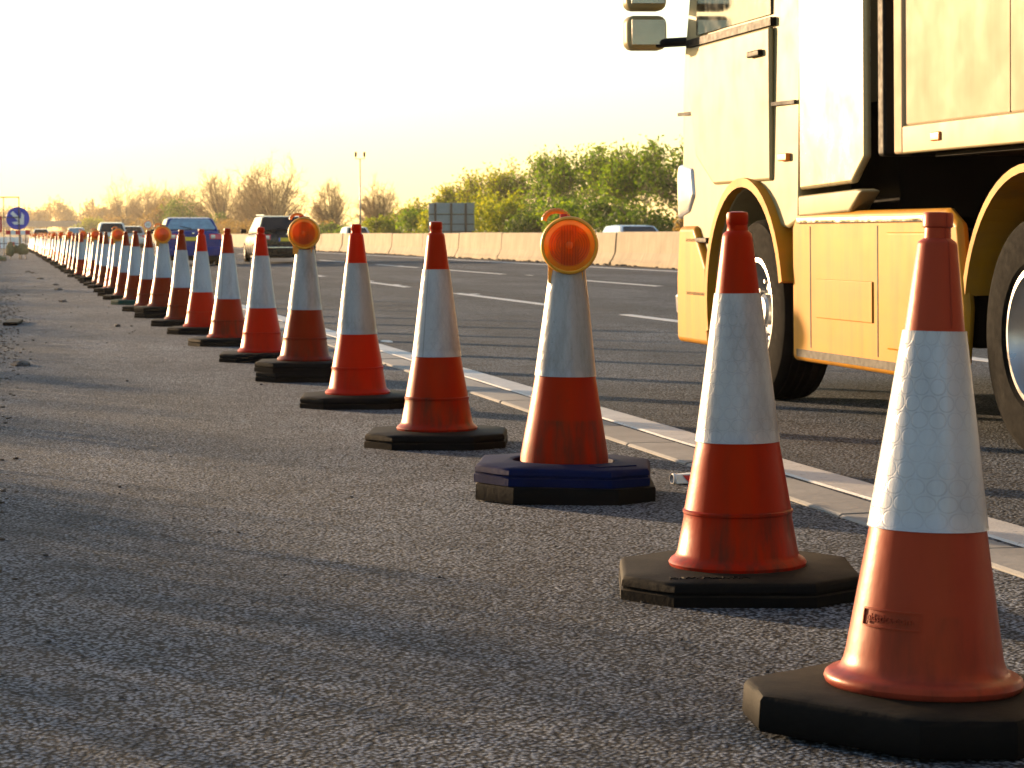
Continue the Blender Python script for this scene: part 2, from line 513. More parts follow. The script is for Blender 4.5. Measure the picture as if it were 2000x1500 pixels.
# white lines (each painted mark is a raised thermoplastic strip on the carriageway)
def strip_obj(name, xc, w, y0, y1, parent, edge=.004, jag=0, seed=1, dz=.004):
    r = random.Random(seed)
    n = max(2, int((y1 - y0) / .35)) if jag else 2
    n = min(n, 160)
    v = []; f = []
    for i in range(n + 1):
        y = y0 + (y1 - y0) * i / n
        a = xc - w / 2 + (r.uniform(-jag, jag)); b = xc + w / 2 + r.uniform(-jag, jag)
        for x, dd in ((a - .004, .0005), (a + .004, dz), (b - .004, dz), (b + .004, .0005)):
            v.append((x, y, road_z(x) + dd))
    for i in range(n):
        for k in range(3):
            q = i * 4 + k
            f.append((q, q + 1, q + 5, q + 4))
    o = link(name, mesh(name, v, f, M['paint']), parent)
    return o
strip_obj('edge_line', 3.10, .175, YN, 40, carriage, jag=.004, seed=5, dz=.007)
strip_obj('edge_line', 3.10, .175, 40, 900, carriage)
strip_obj('edge_line', 14.12, .17, YN, 900, carriage)
def dashes(x, marks):
    for (a, b) in marks: strip_obj('lane_dash', x, .13, a, b, carriage)
L2 = [(10.9, 16.4), (19.9, 25.4), (29.0, 35.3), (39.6, 45.4), (50.4, 53.9), (60.6, 63.6)] + [(69.5 + 9 * i, 72.3 + 9 * i) for i in range(30)]
L3 = [(19, 24), (28, 33), (36.9, 42.2), (49.0, 56), (59.4, 66.4), (72.5, 78.5)] + [(84 + 9 * i, 88 + 9 * i) for i in range(28)]
dashes(6.80, L2); dashes(10.47, L3)
for x in (21.2, 24.9, 28.5):
    for i in range(26): 
        y = 20 + 9 * i
        v = [(x - .06, y, 0), (x + .06, y, 0), (x + .06, y + 3, 0), (x - .06, y + 3, 0)]
        zz = .14 - (x - 17.4) * .2 / 14.1 + .004
        link('lane_dash', mesh('lane_dash', [(a, b, zz) for a, b, c in v], [(0, 1, 2, 3)], M['paint']), opp)
# worn flakes of old paint beside the lines and small scars on lane one
def flake(x, y, w, l, seed):
    r = random.Random(seed); v = []
    for k in range(9):
        t = 2 * math.pi * k / 9
        rr = r.uniform(.6, 1.0)
        px, py = x + w * rr * math.cos(t), y + l * rr * math.sin(t)
        v.append((px, py, road_z(px) + .005))
    return link('paint_flake', mesh('paint_flake', v, [tuple(range(9))], M['paint']), carriage)
for i, (x, y, w, l) in enumerate([(3.24, 10.35, .06, .5), (3.32, 20.5, .07, .28), (6.92, 34.6, .1, .25), (6.95, 45.0, .1, .5), (6.9, 41.5, .09, .4),
        (4.9, 62, .09, .7), (4.6, 60.3, .09, .8), (5.4, 66, .1, 1.2), (8.9, 48, .06, .7), (10.65, 47.4, .08, .5), (10.6, 63, .06, .6), (9.1, 37, .05, .5)]):
    flake(x, y, w, l, i)

# tarmac joint / crack along lane one
ck = MB()
px = None
r = random.Random(4)
for i in range(60):
    y = 22 + i * .35
    x = 6.96 + r.uniform(-.03, .03)
    if px: 
        ck.add([(px[0] - .012, px[1], road_z(px[0]) + .0025), (px[0] + .012, px[1], road_z(px[0]) + .0025), (x + .012, y, road_z(x) + .0025), (x - .012, y, road_z(x) + .0025)], [(0, 1, 2, 3)])
    px = (x, y)
ck.build('tar_seam', M['black'], carriage)

# precast drainage channel blocks between shoulder and edge line
chan = tag(sheet('drainage_channel', 2.73, 2.985, YN, 60, -.03, -.03, M['dirt'], 1, 10), kind='structure')
blk_me = None
def channel_block():
    b = MB()
    prof = [(2.738, -.03), (2.738, .004), (2.748, .011), (2.85, .013), (2.960, .012), (2.970, .006), (2.970, -.03)]
    b2 = [(x, z) for x, z in prof]
    n = len(b2)
    v = [(x, 0, z) for x, z in b2] + [(x, .900, z) for x, z in b2]
    f = [tuple(range(n))[::-1], tuple(range(n, 2 * n))] + [(i, (i + 1) % n, n + (i + 1) % n, n + i) for i in range(n)]
    return mesh('concrete_block', v, f, M['strip'])
blk_me = channel_block()
for i in range(60):
    o = link('concrete_block', blk_me, chan, (random.uniform(-.006, .006), 1.0 + i * .92, random.uniform(-.003, .001)), (R(random.uniform(-.12, .12)), 0, R(random.uniform(-.12, .12))))
fb = MB()
for i in range(40): fb.box(2.745, 2.97, 56.4 + i * 10, 66.3 + i * 10, -.03, .008)
tag(fb.build('channel_run', M['strip'], chan), kind='stuff')

# ------------------------------------------------------------------ central concrete barrier
bar = empty('concrete_barrier', (15.34, 50, road_z(15) - .01))
tag(bar, 'long warm-lit concrete central barrier of precast segments beyond the far lane', 'barrier')
def barrier_mesh(seed, L=7.06):
    r = random.Random(seed)
    prof = [(-.0, -.02), (.0, .06), (.055, .16), (.13, .33), (.165, .80), (.175, .84), (.195, .855), (.335, .855), (.355, .84), (.365, .80), (.40, .33), (.475, .16), (.53, .06), (.53, -.02)]
    ys = [0, .02, .10, .4, 1.5, 3, 4.5, 6, 6.65, 6.95, 7.035, L]
    v = []; f = []; n = len(prof)
    bite = r.choice([0, 0, .05, .09]); bite2 = r.choice([0, .0, .06])
    for j, y in enumerate(ys):
        for (x, z) in prof:
            yy = y
            e = .015 if j in (0, len(ys) - 1) else 0
            if z < .2 and j < 3: yy = y + bite * (1 - z / .2)
            if z < .2 and j > len(ys) - 4: yy = y - bite2 * (1 - z / .2)
            lift = (r.uniform(0, .03) if z < .1 else 0)
            v.append((x + (e if x < .26 else -e) + r.uniform(-.003, .003), yy, z + lift))
    for j in range(len(ys) - 1):
        for i in range(n - 1):
            a = j * n + i
            f.append((a, a + n, a + n + 1, a + 1))
    f += [tuple(range(n)), tuple(range((len(ys) - 1) * n, len(ys) * n))[::-1]]
    return mesh('barrier_segment', v, f, M['barrier'])
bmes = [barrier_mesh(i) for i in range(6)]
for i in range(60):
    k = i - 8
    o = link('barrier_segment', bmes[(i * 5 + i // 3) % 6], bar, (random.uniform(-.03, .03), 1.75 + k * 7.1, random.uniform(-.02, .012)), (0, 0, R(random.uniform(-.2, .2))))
db = MB()
for i in range(420):
    y = random.uniform(20, 140); x = 15.30 - abs(random.gauss(0, .16)); s = random.uniform(.02, .07)
    db.lathe([(s, 0), (s * .8, s * .5), (0.001, s * .7)], 5, M=Matrix.Translation((x, y, road_z(min(x, 14.75)) - .005)))
tag(db.build('roadside_grit', M['stone']), 'loose dark grit along the foot of the concrete barrier', 'grit', kind='stuff')

# ------------------------------------------------------------------ traffic cones
def oct_r(t, a):
    """octagon (square with cut corners) as a polar radius"""
    c, s = abs(math.cos(t)), abs(math.sin(t))
    k = a * (1 + math.tan(R(30)))
    return min(a / max(c, s, 1e-6), k / (c + s))
def base_mesh(name, mat, layers, hole, n=48, a=.285, seed=0):
    r = random.Random(seed)
    v = []; f = []
    for (ins, z) in layers:
        for i in range(n):
            t = 2 * math.pi * i / n
            rr = oct_r(t, a) - ins
            v.append((rr * math.cos(t), rr * math.sin(t), z + (r.uniform(-.0012, .0012) if z > .01 else 0)))
    for rr, z in hole:
        for i in range(n):
            t = 2 * math.pi * i / n
            v.append((rr * math.cos(t), rr * math.sin(t), z))
    m = len(layers) + len(hole)
    for k in range(m - 1):
        for i in range(n):
            j = (i + 1) % n
            f.append((k * n + i, k * n + j, (k + 1) * n + j, (k + 1) * n + i))
    f.append(tuple(range(n))[::-1])
    f.append(tuple(range((m - 1) * n, m * n)))
    me = mesh(name, v, f, mat, True)
    me.set_sharp_from_angle(angle=R(35))
    return me
GROOVED = [(.0, .0), (.0, .026), (.007, .030), (.007, .034), (.002, .038), (.004, .052), (.010, .060), (.018, .063)]
PLAIN = [(.004, .0), (.0, .008), (.002, .058), (.008, .068), (.016, .072)]
SLAB = [(.0, .0), (.0, .05), (.004, .056), (.012, .058)]
HOLE = [(.205, .065), (.185, .068), (.165, .066)]
HOLE_OPEN = [(.215, .066), (.197, .070), (.186, .066), (.183, .030), (.16, .028)]

PROF_A = [(.15, 0), (.179, .0), (.182, .010), (.176, .019), (.166, .026), (.159, .038), (.1425, .128), (.1425, .1395), (.1450, .142), (.1450, .149), (.1405, .152), (.108, .333), (.0585, .72), (.0400, .868), (.0375, .878), (.0280, .886), (.0265, .90), (.0290, .904), (.0290, .928), (.0265, .934), (.012, .937), (.0001, .937)]
PROF_B = [(.155, 0), (.180, .0), (.188, .006), (.191, .015), (.188, .024), (.180, .030), (.168, .032), (.160, .038), (.154, .052), (.150, .07), (.108, .345), (.056, .725), (.038, .882), (.036, .887), (.0262, .894), (.0252, .914), (.0290, .917), (.0292, .940), (.0265, .945), (.012, .946), (.0001, .946)]
PROF_C = [(.160, -.034), (.158, .02), (.135, .15), (.108, .31), (.061, .70), (.046, .80), (.040, .83), (.0001, .832)]
PROF_B = [(r_, z_ * .962) for r_, z_ in PROF_B]
def lathe_mesh(name, prof, n, mat, uv=False, wob=0, seed=0):
    r = random.Random(seed)
    ph = [r.uniform(0, 6.28) for _ in range(4)]
    v = []; f = []; uvs = []
    for (rad, z) in prof:
        for i in range(n + (1 if uv else 0)):
            t = 2 * math.pi * i / n - math.pi
            w = 1 + wob * (math.sin(2 * t + ph[0] + z * 3) + .6 * math.sin(3 * t + ph[1] - z * 5) + .5 * math.sin(t + z * 9 + ph[2]))
            v.append((rad * w * math.cos(t), rad * w * math.sin(t), z)); uvs.append((t * .0825, z))
    nn = n + (1 if uv else 0)
    for k in range(len(prof) - 1):
        for i in range(n):
            j = (i + 1) if uv else (i + 1) % n
            f.append((k * nn + i, k * nn + j, (k + 1) * nn + j, (k + 1) * nn + i))
    me = mesh(name, v, f, mat, True, uvs if uv else None)
    me.set_sharp_from_angle(angle=R(38))
    return me
def sub(prof_pairs, n):
    out = []
    for (r0, z0), (r1, z1) in zip(prof_pairs[:-1], prof_pairs[1:]):
        for k in range(n): out.append((r0 + (r1 - r0) * k / n, z0 + (z1 - z0) * k / n))
    out.append(prof_pairs[-1]); return out
_cache = {}
def cached(key, fn):
    if key not in _cache: _cache[key] = fn()
    return _cache[key]
def make_cone(loc, typ='A', mat='cone_red', sleeve='sleeve', base='rubber', lower=None, rz=0, tilt=(0, 0), seed=0, hi=True, z0=None, z1=None, label='', group=None):
    root = empty('traffic_cone', loc, rz, R(tilt[0]), R(tilt[1]))
    tag(root, label, 'cone', group)
    n = 56 if hi else 24
    zb = 0
    if lower:
        lm = cached(('low', lower[0], lower[1]), lambda: base_mesh('lower_base', M[lower[1]], {'P': SLAB, 'G': GROOVED}[lower[0]], [(.2, .060), (.1, .060)], 48, .319))
        lo = link('lower_base', lm, root, (.006, -.008, 0), (0, 0, R(3)))
        zb = .060
    lay = PLAIN if typ == 'B' else GROOVED
    bm_ = cached(('base', typ == 'B', typ == 'C', base), lambda: base_mesh('base', M[base], lay, [(q, z + (.008 if typ == 'B' else 0)) for q, z in (HOLE_OPEN if typ == 'C' else HOLE)], 48, .300 if typ == 'B' else .313, 3))
    bo = link('base', bm_, root, (0, 0, zb))
    zt = zb + (.074 if typ == 'B' else .066)
    prof = {'A': PROF_A, 'B': PROF_B, 'C': PROF_C}[typ]
    sd = seed % 5
    bme = cached(('body', typ, mat, hi, sd), lambda: lathe_mesh('cone_body', prof, n, M[mat], wob=.006 if hi else .004, seed=sd))
    body = link('cone_body', bme, root, (0, 0, zt), (0, 0, R(seed * 47)))
    if typ == 'B': s0, s1 = (.1115, .310), (.0585, .682)
    elif typ == 'C': s0, s1 = (.108, .31), (.061, .70)
    else: s0, s1 = (.108, .333), (.0585, .72)
    ex = .0028
    def smk():
        pts = sub([(s0[0] + ex, s0[1]), (s1[0] + ex, s1[1])], 12 if hi else 3)
        pts = [(s0[0] - .0005, s0[1] - .002), (s0[0] + ex + .0012, s0[1] - .002)] + pts + [(s1[0] + ex, s1[1] + .002), (s1[0] - .001, s1[1] + .002)]
        return lathe_mesh('reflective_sleeve', pts, n, M[sleeve], True, .007 if hi else .004, sd + 3)
    sme = cached(('sleeve', typ, sleeve, hi, sd), smk)
    link('reflective_sleeve', sme, root, (0, 0, zt), (0, 0, R(seed * 31 - 90)))
    return root, body, bo, zt

def text_mesh(txt, size, ext=.0012):
    cu = bpy.data.curves.new('lettering', 'FONT'); cu.body = txt; cu.size = size; cu.extrude = ext
    cu.align_x = 'CENTER'; cu.align_y = 'CENTER'; cu.resolution_u = 2
    ob = bpy.data.objects.new('lettering', cu); COL.objects.link(ob)
    dg = bpy.context.evaluated_depsgraph_get()
    me = bpy.data.meshes.new_from_object(ob.evaluated_get(dg))
    bpy.data.objects.remove(ob); bpy.data.curves.remove(cu)
    return me

# warning lamps: round amber lens on either face, housing, bracket, carrying loop
def make_lamp(loc, rz, label, group, hi=True):
    root = empty('warning_lamp', loc, rz)
    tag(root, label, 'lamp', group)
    key = ('lamp', hi)
    if key not in _cache:
        n = 48 if hi else 20
        parts = {}
        prof = []
        K = 44 if hi else 8
        for k in range(K + 1):
            rr = .093 * k / K
            ridge = (.0016 * (k % 2) if hi and .018 < rr < .078 else 0)
            dome = .020 * (1 - (rr / .093) ** 2)
            if rr < .015: dome += .004
            prof.append((max(rr, .0002), dome + ridge))
        b = MB(); b.lathe([(r_, -z_ - .030) for r_, z_ in prof], n, 'y')
        parts['lens'] = (b, 'lens', True)
        b = MB(); b.lathe([(r_, z_ + .030) for r_, z_ in prof], n, 'y')
        parts['rear_lens'] = (b, 'lens', True)
        b = MB()
        for s in (-1, 1):
            b.lathe([(.091, s * .026), (.091, s * .034), (.095, s * .037), (.101, s * .034), (.104, s * .026), (.101, s * .014), (.094, s * .012)], n, 'y', closed=True)
        parts['bezel'] = (b, 'lamp_yellow', True)
        b = MB(); b.lathe([(.098, -.013), (.098, .013)], n, 'y')
        parts['housing'] = (b, 'lamp_orange', True)
        b = MB(); b.lathe([(.0002, -.012), (.030, -.012), (.034, 0), (.030, .012), (.0002, .012)], 20, 'y')
        parts['bulb_holder'] = (b, 'lamp_core', True)
        b = MB(); b.box(-.075, -.005, .012, .052, -.135, -.02); b.box(-.05, .05, .008, .046, -.125, -.095)
        parts['bracket'] = (b, 'lamp_yellow', False)
        b = MB()
        pts = [(-.045 + .045 * math.cos(t), .034, .088 + .036 * math.sin(t)) for t in np.linspace(0, math.pi, 11)]
        for p0, p1 in zip(pts[:-1], pts[1:]): b.tube(p0, p1, .010, n=8)
        parts['carrying_loop'] = (b, 'lamp_orange', True)
        b = MB(); b.tube((-.02, .004, .098), (-.02, .004, .112), .014, n=10)
        parts['sensor_cap'] = (b, 'sign_red', True)
        tmp = {}
        for k2, (b, mm, sm) in parts.items():
            o = b.build(k2, M[mm], None, sm)
            o.data.set_sharp_from_angle(angle=R(40)); tmp[k2] = o.data
            bpy.data.objects.remove(o)
        _cache[key] = tmp
    for k2, me in _cache[key].items(): link(k2, me, root)
    return root

CONE_SPEC = [
 # X, Y, type, body, sleeve, base, lower, base turn, tilt, label
 (1.722, 4.215, 'B', 'cone_faded', 'sleeve_clean', 'rubber_brown', None, 37, (.4, 1.6), 'nearest traffic cone, faded pinkish orange, thick black base, at the right edge'),
 (1.905, 5.950, 'A', 'cone_red', 'sleeve', 'rubber_brown', None, -14, (.2, -.4), 'second cone from the right, dirty red with lettered black base'),
 (1.985, 8.270, 'C', 'cone_red', 'sleeve_dirty', 'rubber_blue', ('P', 'rubber'), -16, (.0, .9), 'cone carrying the largest amber lamp, sunk in a blue base over a black one'),
 (1.915, 10.420, 'A', 'cone_red', 'sleeve', 'rubber', None, -14, (.0, -.2), 'red cone on one black base between the two largest lamp cones, nearer of two'),
 (1.925, 12.900, 'A', 'cone_bright', 'sleeve_dirty', 'rubber', None, -10, (.3, -.3), 'glowing red cone with patched dirty sleeve just before the second lamp cone'),
 (1.935, 15.300, 'A', 'cone_dark', 'sleeve_dirty', 'rubber', ('G', 'rubber'), -12, (.0, .4), 'dark brownish red cone under the second largest amber lamp, two stacked bases'),
 (1.915, 17.700, 'A', 'cone_bright', 'sleeve', 'rubber', None, -8, (.2, -.2), 'bright red cone directly beyond the second lamp cone'),
 (1.905, 20.300, 'A', 'cone_red', 'sleeve', 'rubber', None, -16, (.3, .1), 'eighth cone from the right, mid red in front of the dark estate car side'),
 (1.885, 22.750, 'A', 'cone_bright', 'sleeve', 'rubber', None, -12, (.1, .1), 'bright red cone overlapping the right half of the blue car'),
 (1.845, 24.800, 'A', 'cone_dark', 'sleeve', 'rubber', None, -6, (.2, .2), 'dark red cone overlapping the middle of the blue car'),
 (1.825, 27.350, 'A', 'cone_dark', 'sleeve', 'rubber', ('G', 'rubber'), -12, (.0, .3), 'cone under the amber lamp that overlaps the blue car, two stacked bases'),
 (1.805, 29.700, 'A', 'cone_dark', 'sleeve', 'rubber', None, -10, (.3, .4), 'dull red cone at the left edge of the blue car'),
 (1.805, 32.600, 'A', 'cone_dark', 'sleeve', 'rubber_green', None, -14, (.1, .3), 'dull red cone on a dark green base'),
 (1.795, 35.100, 'A', 'cone_dark', 'sleeve', 'rubber', None, -10, (.0, .7), 'dull red cone standing in front of the fourth lamp cone'),
 (1.800, 37.300, 'A', 'cone_dark', 'sleeve', 'rubber', ('G', 'rubber'), -10, (.0, .2), 'cone under the fourth amber lamp, half hidden by a cone in front'),
 (1.835, 39.700, 'A', 'cone_bright', 'sleeve_clean', 'rubber', None, -10, (.1, .4), 'very bright red cone among duller ones in front of the pale van'),
 (1.845, 42.700, 'A', 'cone_brown', 'sleeve_clean', 'rubber', None, -10, (.2, .2), 'brownish cone next beyond the very bright red one'),
 (1.850, 45.000, 'A', 'cone_dark', 'sleeve', 'rubber', None, -10, (.1, .3), 'dark cone just beyond the brownish cone, mostly hidden'),
 (1.850, 47.300, 'A', 'cone_dark', 'sleeve', 'rubber', ('G', 'rubber'), -10, (.0, .2), 'cone under the fifth amber lamp in front of the pale van'),
]
LAMP_AT = {2: ('large amber warning lamp with ringed lens on the third cone from the right', .02), 5: ('amber warning lamp with ribbed lens on the dark sixth cone', -.06),
           10: ('amber warning lamp in front of the rear of the blue car', 0), 14: ('amber warning lamp on the fourth lamp cone, half behind a cone top', 0), 18: ('amber warning lamp on the fifth lamp cone, in front of the pale van', 0)}
GRP = 'row of traffic cones along the hard shoulder'
for i, (x, y, typ, mt, sl, ba, low, rz, tl, lab) in enumerate(CONE_SPEC):
    lampcone = i in LAMP_AT
    root, body, bo, zt = make_cone((x, y, .001), 'C' if lampcone and i == 2 else ('L' if False else typ), mt, sl, ba, low, R(rz), tl, i * 3 + 1, i < 9, label=lab, group=GRP)
    if i == 0:
        # recessed panel with raised lettering on the skirt
        def conemap(me, ang0, zc, lift):
            for vv in me.vertices:
                z = zc + vv.co.y
                rad = .150 + (.108 - .150) * (z / .962 - .07) / (.345 - .07)
                rad *= 1.008
                a = ang0 + vv.co.x / rad
                rr = rad + lift + vv.co.z
                vv.co = Vector((rr * math.cos(a), rr * math.sin(a), z))
            me.update()
        a0 = R(-142) - R(37)
        sm_ = MB()
        for (r_a, z_a), (r_b, z_b) in zip(PROF_B[10:-2], PROF_B[11:-1]):
            if z_a < .69: continue
            e = .0012
            sm_.add([(r_a - .002, -e, z_a), (r_a + .0016, 0, z_a), (r_a - .002, e, z_a), (r_b - .002, -e, z_b), (r_b + .0016, 0, z_b), (r_b - .002, e, z_b)], [(0, 1, 4, 3), (1, 2, 5, 4)])
        for r_a, z_a, r_b, z_b in ((.0578, .69, .0385, .845),):
            sm_.add([(r_a - .002, -e, z_a), (r_a + .0016, 0, z_a), (r_a - .002, e, z_a), (r_b - .002, -e, z_b), (r_b + .0016, 0, z_b), (r_b - .002, e, z_b)], [(0, 1, 4, 3), (1, 2, 5, 4)])
        sm_.build('mould_seam', M['cone_faded'], root, loc=(0, 0, zt), rot=(0, 0, R(-92 - 37 + 14)))
        fr = MB()
        hw, hh, t_ = .062, .0145, .0028
        for q in range(24):
            xa, xb = -hw + 2 * hw * q / 24, -hw + 2 * hw * (q + 1) / 24
            fr.box(xa, xb, hh, hh + t_, -.004, .0016); fr.box(xa, xb, -hh - t_, -hh, -.004, .0016)
        fr.box(-hw - t_, -hw, -hh - t_, hh + t_, -.004, .0016); fr.box(hw, hw + t_, -hh - t_, hh + t_, -.004, .0016)
        fo = fr.build('panel_frame', M['cone_faded'], root, loc=(0, 0, zt)); conemap(fo.data, a0, .142, .0)
        tm = text_mesh('plastics.com', .021, .0012); tm.materials.clear(); tm.materials.append(M['cone_faded'])
        conemap(tm, a0, .142, .0004)
        link('lettering', tm, root, (0, 0, zt))
        tm = text_mesh('MADE IN UK', .016, .0008) if False else None
    if i == 1:
        tm = text_mesh('H.W. MARTIN', .034, .0014); tm.materials.clear(); tm.materials.append(M['rubber'])
        link('lettering', tm, bo, (-.085, -.232, .0655), (0, 0, R(2)))
    if i == 2:
        pn = MB(); pn.box(-.085, .085, -.032, .032, .064, .0685)
        pn.build('nameplate', M['rubber_blue'], bo, bevel=.002, loc=(.18, -.165, 0), rot=(0, 0, R(40)))
    if lampcone:
        lab2, tw = LAMP_AT[i]
        zc = {2: .905, 5: .955, 10: .95, 14: .95, 18: .95}[i]
        ang = math.atan2(-x, y)
        off = .055
        make_lamp((x - math.sin(-ang) * off + (.02 if i == 2 else 0), y - math.cos(ang) * off, zc), ang + tw, lab2, 'amber warning lamps on the cones', i < 6)
# the rest of the row, packed ever closer by distance
rr_ = random.Random(21)
y = 47.3; k = 0
while y < 168:
    y += 2.35 + rr_.uniform(-.25, .25); k += 1
    lampy = (k % 4 == 0)
    x = 1.86 + (y - 47) * .0016 + rr_.uniform(-.06, .06)
    mt = rr_.choice(['cone_dark', 'cone_dark', 'cone_red', 'cone_brown', 'cone_red'])
    lab = 'small distant cone in the tightly packed far part of the row'
    if lampy: lab = 'small distant cone carrying an amber lamp in the far part of the row'
    make_cone((x, y, .001), 'A', mt, 'sleeve', 'rubber', ('G', 'rubber') if lampy else None, R(-10), (rr_.uniform(-1, 1), rr_.uniform(-1.1, 1.1)), k, False, label=lab, group='far traffic cones' if not lampy else 'far lamp cones')
    if lampy: make_lamp((x, y - .06, .955), 0, 'small distant amber lamp on a cone in the far part of the row', 'far amber lamps', False)
# ------------------------------------------------------------------ lorry (tractor unit and semi-trailer) in lane one
def arc(cy, cz, r, a0, a1, n=12):
    return [(cy + r * math.cos(R(a0 + (a1 - a0) * i / n)), cz + r * math.sin(R(a0 + (a1 - a0) * i / n))) for i in range(n + 1)]

def wheel_meshes(prefix, rad, width, rim_r, truck=False, n=36):
    """wheel turning about x, outer face towards -x; returns tyre, rim, hub meshes"""
    w = width / 2
    t = MB()
    tr = [(rim_r, -w * .86), (rim_r + .02, -w * .97), (rad - .06, -w), (rad - .018, -w * .90), (rad - .003, -w * .74)]
    for q in ([-.5, -.22, .05, .32, .6] if truck else [-.4, 0, .4]):
        tr += [(rad, w * (q - .09)), (rad - .012, w * (q - .07)), (rad - .012, w * (q - .02)), (rad, w * q)]
    tr += [(rad - .003, w * .74), (rad - .018, w * .90), (rad - .06, w), (rim_r, w * .86)]
    t.lathe(tr, n, 'x')
    r_ = MB()
    if truck:
        r_.lathe([(rim_r + .004, -w * .88), (rim_r - .02, -w * .90), (rim_r - .035, -w * .70), (rim_r - .05, -w * .2), (rim_r * .80, -w * .10), (rim_r * .62, -w * .30), (rim_r * .50, -w * .32), (.001, -w * .32)], n, 'x')
        for k in range(10):
            a = 2 * math.pi * k / 10
            c = Vector((-w * .30, math.cos(a) * rim_r * .56, math.sin(a) * rim_r * .56))
            r_.tube(c, c + Vector((-.035, 0, 0)), .016, .013, 6)
        for k in range(10):
            a = 2 * math.pi * (k + .5) / 10
            c = Vector((-w * .155, math.cos(a) * rim_r * .79, math.sin(a) * rim_r * .79))
    else:
        r_.lathe([(rim_r + .003, -w * .88), (rim_r - .012, -w * .9), (rim_r - .02, -w * .6), (rim_r - .03, w * .2)], n, 'x')
        for k in range(7):
            a = 2 * math.pi * k / 7
            M_ = Matrix.Rotation(a, 4, 'X')
            r_.box(-w * .82, -w * .62, -.022, .022, .03, rim_r - .01, M_)
        r_.lathe([(rim_r, w * .1), (.01, w * .1)], 20, 'x')
    h = MB()
    h.lathe([(rim_r * .30, -w * .30), (rim_r * .30, -w * .62), (rim_r * .25, -w * .72), (.001, -w * .74)], 20, 'x')
    out = []
    for nm, b, mt in (('tyre', t, M['tyre']), ('rim', r_, M['rim']), ('hub', h, M['steel'] if truck else M['rim'])):
        o = b.build(nm, mt, None, True); o.data.set_sharp_from_angle(angle=R(35)); out.append((nm, o.data)); bpy.data.objects.remove(o)
    return out
TW = wheel_meshes('truck', .505, .31, .29, True, 48)
CW = wheel_meshes('car', .315, .21, .215)
def add_wheel(parent, x, y, r, ms, side=-1, z=None):
    w = link(ms[0][0] and 'wheel', ms[0][1], parent, (x, y, r if z is None else z), (R(random.uniform(0, 360)), 0, 0 if side < 0 else math.pi))
    for nm, me in ms[1:]: link(nm, me, w)
    return w

TX, TY = 5.385, 12.65
lor = empty('lorry', (TX, TY, road_z(TX)), 0, 0, -math.atan(FALL))
tag(lor, 'cream and yellow lorry tractor passing close in the nearest lane', 'lorry')
HW = 1.265
# cab shell: side outline lofted across with pulled-back front corners and a wheel-arch cut
low_arch = arc(0, .53, .66, 180, 8, 14)
outline_front = [(.655, .62), (.66, .40), (.74, .30), (1.40, .29), (1.47, .40), (1.49, .66), (1.47, 1.02), (1.47, 1.30), (1.44, 1.72), (1.40, 2.02), (1.28, 2.50), (1.13, 3.02), (1.00, 3.18), (.60, 3.60), (-.2, 3.82), (-.83, 3.86)]
outline = outline_front + [(-.83, 1.00), (-.66, .96)] + arc(0, .53, .66, 138, 10, 12)
def cab_slices():
    xs = [(-HW, .16, .03), (-HW + .05, .09, .012), (-HW + .16, .03, 0), (-HW + .40, 0, 0), (0, -.02, -.01), (HW - .40, 0, 0), (HW - .16, .03, 0), (HW - .05, .09, .012), (HW, .16, .03)]
    v = []; f = []; n = len(outline)
    for x, pull, drop in xs:
        for (yy, z) in outline:
            p = pull * max(0.0, min(1.0, (yy - .75) / .55))
            zz = z - (drop * 3 if z > 3.4 else 0)
            xx = x * (1 - max(0, z - 2.0) * .022)
            v.append((xx, yy - p, zz))
    for k in range(len(xs) - 1):
        for i in range(n):
            j = (i + 1) % n
            f.append((k * n + i, (k + 1) * n + i, (k + 1) * n + j, k * n + j))
    f.append(tuple(range(n))); f.append(tuple(range((len(xs) - 1) * n, len(xs) * n))[::-1])
    b = MB(); b.add(v, f)
    return b
cabo = cab_slices().build('cab', M['cab'], lor, bevel=.02, seg=3)
S = -HW - .004
# lower bumper and corner panel in yellow, step treads, wheel arch lip
b = MB(); b.prism([(.70, .27), (1.36, .27), (1.36, .66), (1.30, .98), (.98, .98), (.74, .74)], S - .03, S + .14)
b.build('bumper_corner', M['skirt'], lor, bevel=.035, seg=3)
b = MB(); b.prism([(1.30, .27), (1.52, .27), (1.54, .62), (1.51, .70), (1.30, .70)], -HW + .10, HW - .10)
b.build('bumper', M['skirt'], lor, bevel=.04, seg=3)
for s in (-1, 1):
    b = MB(); b.prism([(1.16, 1.06), (1.40, 1.02), (1.41, 1.30), (1.37, 1.36), (1.10, 1.33), (1.06, 1.16)], min(s * (HW + .012), s * (HW - .25)), max(s * (HW + .012), s * (HW - .25)))
    b.build('headlight', M['clear_light'], lor, bevel=.025, seg=3)
    b = MB(); b.prism([(1.20, .44), (1.42, .44), (1.44, .56), (1.20, .56)], min(s * (HW + .02), s * (HW - .2)), max(s * (HW + .02), s * (HW - .2)))
    b.build('fog_lamp', M['clear_light'], lor, bevel=.015)
# arch flare
fl = MB()
a_o = arc(0, .53, .715, 168, -14, 24); a_i = arc(0, .53, .665, 168, -14, 24)
poly = a_o + a_i[::-1]
n = len(a_o)
for i in range(n - 1):
    q = [a_o[i], a_o[i + 1], a_i[i + 1], a_i[i]]
    fl.prism(q, S - .045, S + .10)
fl.build('wheel_arch', M['skirt'], lor, bevel=.0)
# dark trim lines
b = MB(); b.prism([(-.80, 1.615), (1.38, 1.655), (1.38, 1.675), (-.80, 1.635)], S - .004, S + .01); b.build('trim_groove', M['black'], lor)
